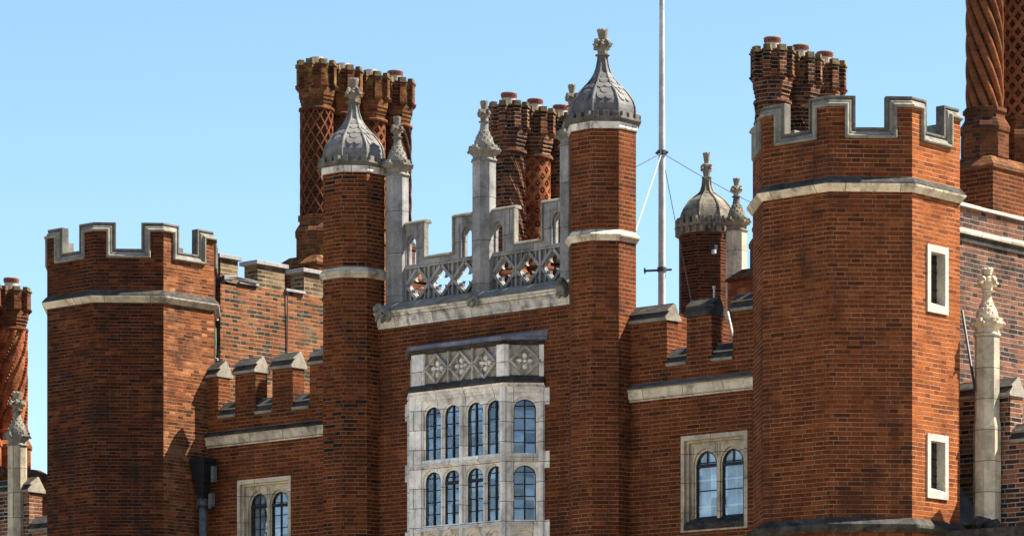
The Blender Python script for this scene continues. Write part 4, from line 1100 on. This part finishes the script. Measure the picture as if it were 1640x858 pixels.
# ------------------------------------------------------------------ chimneys
def shaft_mesh(cx, cy, z0, z1, R, pat, nt=132, dz=0.014):
    mb = MB(); nz = max(8, int((z1 - z0) / dz)); pts = []; fs = []; uvs = []
    def tri(x): x = x - math.floor(x); return 1 - abs(2 * x - 1)       # 0 at integers, 1 midway
    for j in range(nz + 1):
        z = z0 + (z1 - z0) * j / nz; h = z - z0
        for i in range(nt):
            th = 2 * pi * i / nt
            r = R
            if pat == 'lattice':
                a = tri(th * 11 / (2 * pi) + h / 0.25); b = tri(th * 11 / (2 * pi) - h / 0.25)
                m = max(a, b); r += 0.034 * min(1, max(0, (m - 0.70) / 0.10)) - 0.014
            elif pat == 'diamond':
                a = tri(th * 9 / (2 * pi) + h / 0.21); b = tri(th * 9 / (2 * pi) - h / 0.21)
                m = max(a, b); mn = max(a, b)
                pit = max(0, (0.56 - m) / 0.56)
                r += -0.032 * min(1, pit * 4.5) + 0.034 * min(1, max(0, pit - 0.36) / 0.22)
            elif pat == 'spiral':
                a = tri(th * 10 / (2 * pi) + h / 0.34)
                r += 0.030 * min(1, max(0, (a - 0.86) / 0.06)) - 0.008 + 0.004 * sin(th * 34 + h * 60)
            elif pat == 'twist':
                a = (th * 10 / (2 * pi) + h / 0.33); a -= math.floor(a)
                r += (0.050 * sin(pi * (a - .2) / .8) ** 0.6 - 0.026) if a > 0.2 else -0.030 - 0.012 * sin(pi * a / .2)
            elif pat == 'step':
                hs = math.floor(h / 0.055) * 0.055
                a = tri(th * 9 / (2 * pi) - hs / 0.42)
                r += 0.045 * (1 if a > 0.55 else 0) - 0.015
            pts.append((cx + r * cos(th), cy + r * sin(th), z))
    for j in range(nz):
        for i in range(nt):
            i2 = (i + 1) % nt
            fs.append((j * nt + i, j * nt + i2, (j + 1) * nt + i2, (j + 1) * nt + i))
            u0, u1 = R * 2 * pi * i / nt, R * 2 * pi * (i + 1) / nt
            za, zb = z0 + (z1 - z0) * j / nz, z0 + (z1 - z0) * (j + 1) / nz
            uvs.append([(u0, za), (u1, za), (u1, zb), (u0, zb)])
    mb.add(pts, fs, 0, uvs)
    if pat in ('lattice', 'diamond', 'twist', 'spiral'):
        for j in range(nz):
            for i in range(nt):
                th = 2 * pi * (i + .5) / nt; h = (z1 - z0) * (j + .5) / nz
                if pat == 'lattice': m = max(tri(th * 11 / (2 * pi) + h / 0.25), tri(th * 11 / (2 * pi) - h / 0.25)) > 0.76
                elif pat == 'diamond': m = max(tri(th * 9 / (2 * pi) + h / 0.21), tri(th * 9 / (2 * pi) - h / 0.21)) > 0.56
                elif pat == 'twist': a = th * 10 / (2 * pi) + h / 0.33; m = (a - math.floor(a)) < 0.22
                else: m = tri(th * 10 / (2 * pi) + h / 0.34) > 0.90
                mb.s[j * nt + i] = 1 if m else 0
    return mb

def chimney(cx, cy, zb, zs0, zs1, label, group, pat, mshaft, mcrown, mbase, R=0.265, crown=True, red_pot=True, pot=True, ch=0.80):
    """zb: top of the plinth, zs0/zs1: foot and top of the patterned shaft"""
    root = thing('brick_chimney', label, 'chimney', (cx, cy, zb), group)
    mb = MB()
    H = zs0 - zb
    mb.lathe(cx, cy, [(R * 1.22, zb), (R * 1.22, zb + H * .46), (R * 1.20, zb + H * .50), (R * 1.28, zb + H * .54), (R * 1.30, zb + H * .62), (R * 1.20, zb + H * .70), (R * 1.03, zb + H * .80), (R * 1.02, zb + H * .90), (R * 1.12, zb + H * .92), (R * 1.12, zs0)])
    mb.build('base', mbase, root, bevel=0.005)
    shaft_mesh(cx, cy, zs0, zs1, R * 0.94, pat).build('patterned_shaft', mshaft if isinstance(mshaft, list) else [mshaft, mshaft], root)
    if crown:
        mb = MB()
        mb.lathe(cx, cy, [(R * .95, zs1 - .02), (R * 1.06, zs1 - .02), (R * 1.09, zs1 + .005), (R * 1.06, zs1 + .03), (R * .95, zs1 + .035)], seg=24)
        z = zs1 + 0.02
        s = ch / 0.80
        mb.lathe(cx, cy, [(R * .90, z), (R * .90, z + .07 * s), (R * .95, z + .07 * s), (R * .95, z + .13 * s), (R * 1.01, z + .13 * s), (R * 1.01, z + .19 * s), (R * 1.06, z + .19 * s), (R * 1.08, z + .30 * s), (R * .98, z + .32 * s), (R * .98, z + .72 * s), (R * .8, z + .74 * s)], rot=pi / 8)
        ring_ = mb.build('crown', mcrown, root, bevel=0.004, rough=0.006)
        for k in range(8):
            a = pi / 8 + pi / 4 * k
            n = V(cos(a), sin(a), 0); t = V(-sin(a), cos(a), 0)
            mb = MB()
            O = V(cx, cy, 0) + n * (R * 0.98)
            w = 0.062 * R / .265
            mb.extrude([(p.x, p.y, z + .36 * s) for p in (O - t * w, O + t * w, O + t * w * .9 + n * .065, O - t * w * .9 + n * .065)], (0, 0, .36 * s))
            # moulded foot tapering back to the drum
            f0 = [O - t * w * .5, O + t * w * .5, O + t * w * .5 + n * .015, O - t * w * .5 + n * .015]
            f1 = [O - t * w * 1.15, O + t * w * 1.15, O + t * w * 1.1 + n * .085, O - t * w * 1.1 + n * .085]
            mb.add([(p.x, p.y, z + .26 * s) for p in f0] + [(p.x, p.y, z + .345 * s) for p in f1] + [(p.x, p.y, z + .365 * s) for p in f1],
                   [(3, 2, 1, 0), (0, 1, 5, 4), (1, 2, 6, 5), (2, 3, 7, 6), (3, 0, 4, 7), (4, 5, 9, 8), (5, 6, 10, 9), (6, 7, 11, 10), (7, 4, 8, 11), (8, 9, 10, 11)])
            # cap
            c0 = [O - t * w * 1.15 - n * .03, O + t * w * 1.15 - n * .03, O + t * w * 1.1 + n * .085, O - t * w * 1.1 + n * .085]
            mb.extrude([(p.x, p.y, z + .69 * s) for p in c0], (0, 0, .025 * s), 1)
            c1 = [O - t * w - n * .02, O + t * w - n * .02, O + t * w * .9 + n * .06, O - t * w * .9 + n * .06]
            mb.extrude([(p.x, p.y, z + .715 * s) for p in c1], (0, 0, .065 * s), 1)
            mb.build('spur', [mcrown, M['lichen_cap']], ring_, rough=0.006)
        if pot:
            zp = z + .70 * s
            p_ = MB().lathe(cx, cy, [(R * .42, zp), (R * .42, zp + .15), (R * .36, zp + .15), (R * .36, zp)], seg=20).build('chimney_pot', M['pot'], root)
            if red_pot:
                mb = MB().lathe(cx, cy, [(R * .36, zp + .15), (R * .44, zp + .15), (R * .50, zp + .22), (R * .46, zp + .235), (R * .30, zp + .24)], seg=20)
                for i in range(14):
                    a = 2 * pi * i / 14
                    q = V(cx + R * .465 * cos(a), cy + R * .465 * sin(a), zp + .185)
                    mb.blob(q, (.011, .011, .012), 0, 1, slot=1)
                mb.build('terracotta_rim', [M['pot_red'], M['hole']], p_)
    return root

def plinth(cx, ys, hw, zb, z0, label, mat):
    root = thing('chimney_plinth', label, 'plinth', (cx, ys[0], z0))
    y0, y1 = ys[0] - hw, ys[-1] + hw
    MB().box(cx - hw * .94, cx + hw * .94, y0 + hw * .06, y1 - hw * .06, z0, zb - .17).build('brick_block', M['brick'] if mat is None else mat, root)
    mb = MB()
    mb.box(cx - hw, cx + hw, y0, y1, zb - .17, zb - .135)
    a = [(cx - hw, y0), (cx + hw, y0), (cx + hw, y1), (cx - hw, y1)]
    k = hw * .36
    b = [(cx - hw + k, y0 + k), (cx + hw - k, y0 + k), (cx + hw - k, y1 - k), (cx - hw + k, y1 - k)]
    mb.add([(x, y, zb - .135) for x, y in a] + [(x, y, zb + .02) for x, y in b], [(0, 1, 5, 4), (1, 2, 6, 5), (2, 3, 7, 6), (3, 0, 4, 7), (4, 5, 6, 7)])
    mb.build('weathered_top', M['chim_lichen'], root, rough=0.006)
    return root

GL, GC, GR_, GF, GE = 'lichened chimneys behind the pale-domed turret', 'chimneys behind the pierced parapet', 'chimneys behind the sunlit tower', 'tall twisted chimneys at the right edge', 'twisted chimneys at the left edge'
plinth(-7.911, (4.081, 5.967), 0.50, 11.55, 9.0, 'brick plinth under the lichened chimneys behind the buff brick wall', M['brick_turret'])
ys = (4.081, 4.701, 5.359, 5.967)
lab = ['lattice-patterned chimney with lichened crown at the left end of the row behind the pale dome', 'lichened chimney second from the left in the row behind the pale dome',
       'lichened chimney third in its row, just right of the pale dome', 'chimney with a red-rimmed pot at the far right end of the lichened row']
for i, y in enumerate(ys):
    chimney(-7.911, y, 11.55, 12.25, 14.0, lab[i], GL, ('lattice', 'spiral', 'diamond', 'twist')[i], [M['chim_recess'], M['chim_rib']], M['chim_lichen'], M['chim_lichen'], R=0.272, red_pot=(i == 3))
plinth(-2.886, (3.188, 4.408), 0.50, 10.25, 9.2, 'brick plinth under the chimneys behind the pierced parapet', M['chim_orange'])
for i, y in enumerate((3.188, 3.80, 4.408)):
    chimney(-2.886, y, 10.25, 10.85, 12.53, ('dark spiral-ribbed chimney behind the middle pinnacle', 'orange chimney covered in recessed diamonds behind the pierced parapet', 'dark chimney half hidden behind the dark-domed turret')[i], GC,
            ('spiral', 'diamond', 'spiral')[i], ([M['chim_dark'], M['chim_dark']], [M['chim_orange'], M['chim_orange']], [M['chim_dark'], M['chim_dark']])[i], M['chim_dark'], M['chim'], R=0.255, ch=0.76)
plinth(1.366, (4.282, 5.58), 0.50, 10.40, 9.2, 'brick plinth of the sooted chimneys, peeping out left of the sunlit tower', M['chim_orange'])
for i, y in enumerate((4.282, 4.971, 5.58)):
    chimney(1.366, y, 10.40, 11.05, 12.88, ('sooted brick chimney at the left end of the row behind the sunlit tower', 'sooted brick chimney in the middle of the row behind the sunlit tower', 'sooted brick chimney at the right end of the row behind the sunlit tower')[i], GR_,
            'spiral', M['chim_dark'], M['chim_dark'], M['chim_dark'], R=0.262, ch=0.82)
plinth(6.43, (2.385, 3.215), 0.44, 11.10, 9.6, 'brick plinth carrying the two tall twisted chimneys above the mottled wall', M['brick'])
for i, y in enumerate((2.385, 3.215)):
    chimney(6.43, y, 11.12, 11.80, 14.6, ('tall chimney twisted like a rope, above the sunlit tower', 'tall diamond-patterned chimney cut off by the right edge')[i], GF,
            ('twist', 'diamond')[i], ([M['chim_rib'], M['chim_recess']], [M['chim_recess'], M['chim_rib']])[i], M['chim_lichen'], M['chim'], R=0.250)
plinth(-12.056, (0.434, 1.079), 0.53, 8.13, 6.5, 'orange brick plinth of the twisted chimneys behind the pale pinnacle', M['chim_orange'])
for i, y in enumerate((1.079, 0.434)):
    chimney(-12.056, y, 8.13, 8.80, 10.46, ('spiral brick chimney with stepped bricks left of the dark tower', 'spiral brick chimney cut off by the left edge')[i], GE, 'step', M['chim_orange'], M['chim'], M['chim_orange'], R=0.262, ch=0.70)

# ------------------------------------------------------------------ flagpole with stays
fp = thing('flagpole', 'tall white flagpole with wire stays behind the low wall', 'flagpole', (-2.074, 5.91, 9.3))
px_, py_ = -2.074, 5.91
MB().lathe(px_, py_, [(0.062, 9.3), (0.060, 10.4), (0.052, 12.8), (0.040, 15.2), (0.03, 17.5)], seg=20).build('pole', M['pole'], fp, smooth=True)
mb = MB(); mb.lathe(px_, py_, [(0.06, 12.79), (0.075, 12.80), (0.075, 12.86), (0.06, 12.87)], seg=16)
for a in range(4): mb.blob((px_ + .085 * cos(a * pi / 2 + .4), py_ + .085 * sin(a * pi / 2 + .4), 12.83), .025, .2, 1)
mb.build('stay_collar', M['wire_dark'], fp)
mb = MB(); mb.tube([(px_ + .12, py_ + .10, 10.985), (px_ - .20, py_ - .18, 10.965)], 0.018, 8); mb.blob((px_ - .2, py_ - .18, 10.965), (.02, .02, .06), .1, 1)
mb.lathe(px_, py_, [(0.065, 10.95), (0.072, 10.95), (0.072, 11.02), (0.065, 11.02)], seg=16)
mb.build('cleat_bracket', M['wire_dark'], fp)
def stay(b, r, m):
    a = V(px_, py_, 12.83); b = V(*b)
    pts = [a + (b - a) * k / 8 - V(0, 0, 0.12 * (k / 8) * (1 - k / 8)) for k in range(9)]
    MB().tube(pts, r, 6).build('stay', m, fp)
stay((0.24, 1.68, 9.35), 0.0055, M['wire_white'])
stay((0.95, 0.31, 11.05), 0.0075, M['wire_dark'])
stay((-2.08, 8.577, 12.294), 0.006, M['wire_dark'])
stay((-4.11, 9.52, 10.11), 0.006, M['wire_dark'])

# ------------------------------------------------------------------ drainpipe, cables, small fittings
dp = thing('drainpipe', 'black drainpipe with a big rainwater hopper beside the dark tower', 'drainpipe', (-6.03, -0.29, 0))
cx, cy = -6.03, -0.29
MB().lathe(cx, cy, [(0.062, 0.3), (0.062, 7.25)], seg=16).build('pipe', M['pipe_grey'], dp, smooth=True)
mb = MB()
def sq(z, hx, hy): return [(cx - hx, cy - hy, z), (cx + hx, cy - hy, z), (cx + hx, cy + hy, z), (cx - hx, cy + hy, z)]
lev = [sq(7.17, .062, .06), sq(7.24, .066, .066), sq(7.26, .090, .08), sq(7.40, .084, .08), sq(7.42, .105, .09), sq(7.50, .108, .10), sq(7.60, .138, .12), sq(7.70, .142, .12), sq(7.72, .160, .14), sq(7.785, .160, .14)]
P_ = [p for l_ in lev for p in l_]
mb.add(P_, [(i * 4 + j, i * 4 + (j + 1) % 4, i * 4 + 4 + (j + 1) % 4, i * 4 + 4 + j) for i in range(len(lev) - 1) for j in range(4)] + [(3, 2, 1, 0), (36, 37, 38, 39)])
mb.build('hopper', M['iron'], dp, bevel=0.006)
for s in (-1, 1):
    MB().box(cx + s * .175 - .028, cx + s * .175 + .028, cy + .02, cy + .10, 7.42, 7.66).build('fixing_lug', M['pipe_grey'], dp, bevel=0.004)
    MB().box(cx + s * .125 - .035, cx + s * .125 + .035, cy + .02, cy + .10, 7.02, 7.25).build('fixing_lug', M['pipe_grey'], dp, bevel=0.004)
MB().lathe(cx, cy, [(0.062, 7.03), (0.085, 7.03), (0.085, 7.07), (0.062, 7.07)], seg=16).box(cx - .16, cx + .16, cy + .03, cy + .09, 7.0, 7.05).build('collar', M['iron'], dp)

cb = thing('cable_bundle', 'bundle of cables and conduit clipped in the corner between dark tower and buff wall', 'cables', (-7.05, 0.95, 9.0))
mb = MB()
for k in range(5):
    o = (k - 2) * 0.022
    mb.tube([(-6.935, 1.75, 10.80 + o * .3), (-6.935 + o * .2, 1.3, 10.815 + o * .5), (-6.95, 1.05, 10.80 + o * .6), (-7.03, 0.96 - .005 * k, 10.74 + o), (-7.09 + o, 0.94, 10.55), (-7.10 + o, 0.94, 10.0), (-7.08 + o, 0.94, 9.4), (-7.10 + o, 0.94, 8.6)], 0.009, 6)
mb.build('black_cable', M['cable'], cb)
mb = MB().tube([(-7.03, 0.92, 10.0), (-7.01, 0.91, 9.8), (-7.02, 0.91, 9.6), (-7.06, 0.92, 9.45)], 0.022, 8); mb.build('green_cable', M['cable_green'], cb)
mb = MB().tube([(-7.06, 0.90, 9.6), (-7.06, 0.90, 8.6)], 0.024, 8).box(-7.12, -7.0, .88, .97, 10.12, 10.26).tube([(-7.12, .93, 9.55), (-6.97, .93, 9.50)], .02, 6); mb.build('white_conduit', M['cable_white'], cb)
mb = MB().tube([(-6.96, 2.455, 10.74), (-6.972, 2.46, 10.0), (-6.972, 2.45, 8.3)], 0.010, 6)
tag(mb.build('wall_cable', M['cable'], None, org=(-6.97, 2.46, 8.3)), 'thin dark cable running down the sunlit buff brick wall', 'cable')

mb = MB(); mb.box(-3.54, -3.46, 9.0, 9.08, 11.84, 11.93); mb.lathe(-3.49, 9.02, [(0.02, 11.775), (0.040, 11.785), (0.036, 11.845)], seg=12, slot=1); mb.tube([(-3.5, 9.05, 11.9), (-3.62, 9.25, 11.92)], .02, 6)
tag(mb.build('security_lamp', [M['iron'], M['lamp_glass']], None, org=(-3.49, 9.02, 11.8)), 'small black security lamp fixed to the blackened rear turret', 'lamp')
mb = MB().tube([(3.552, 0.13, 9.2), (3.552, 0.13, 9.44)], 0.012, 8).lathe(3.552, .13, [(.012, 9.42), (.022, 9.43), (.02, 9.46)], seg=10)
tag(mb.build('vent_rod', M['pole'], None, org=(3.552, .13, 9.2)), 'short white rod standing on the blackened merlon', 'rod')
mb = MB().tube([(3.30, 0.75, 9.20), (3.511, 0.6, 8.834), (3.60, 0.55, 8.1)], 0.018, 8)
tag(mb.build('leaning_pole', M['pole'], None, org=(3.6, .55, 8.1)), 'thin white pole leaning behind the embrasure of the low wall', 'pole')
mb = MB().tube([(7.03, 0.98, 8.874), (7.70, 0.30, 7.70)], 0.018, 8)
tag(mb.build('leaning_pole', M['wire_dark'], None, org=(7.70, .30, 7.70)), 'thin dark metal pole leaning against the mottled brick wall', 'pole')
mb = MB()
mb.add([(7.28, 0.54, 6.55), (7.28, 0.54, 6.0), (7.72, 0.50, 6.0), (7.45, 0.32, 6.0)], [(0, 1, 2), (0, 3, 2), (0, 1, 3), (1, 2, 3)])
tag(mb.build('lead_flashing', M['lead_dark'], None, org=(7.7, 0, 5.95), rough=0.01), 'triangular dark lead flashing at the foot of the buff pinnacle', 'lead flashing')
mb = MB(); mb.box(7.55, 9.6, -0.30, 0.10, 5.70, 5.86); mb.blob((8.03, -0.05, 5.93), (.12, .12, .12), .4, 2); mb.blob((8.25, -0.1, 5.90), (.10, .10, .08), .4, 2)
tag(mb.build('stone_ledge', M['stone_black'], None, org=(8.3, -.1, 5.7)), 'dark mossy stone ledge at the lower right corner', 'stone ledge')
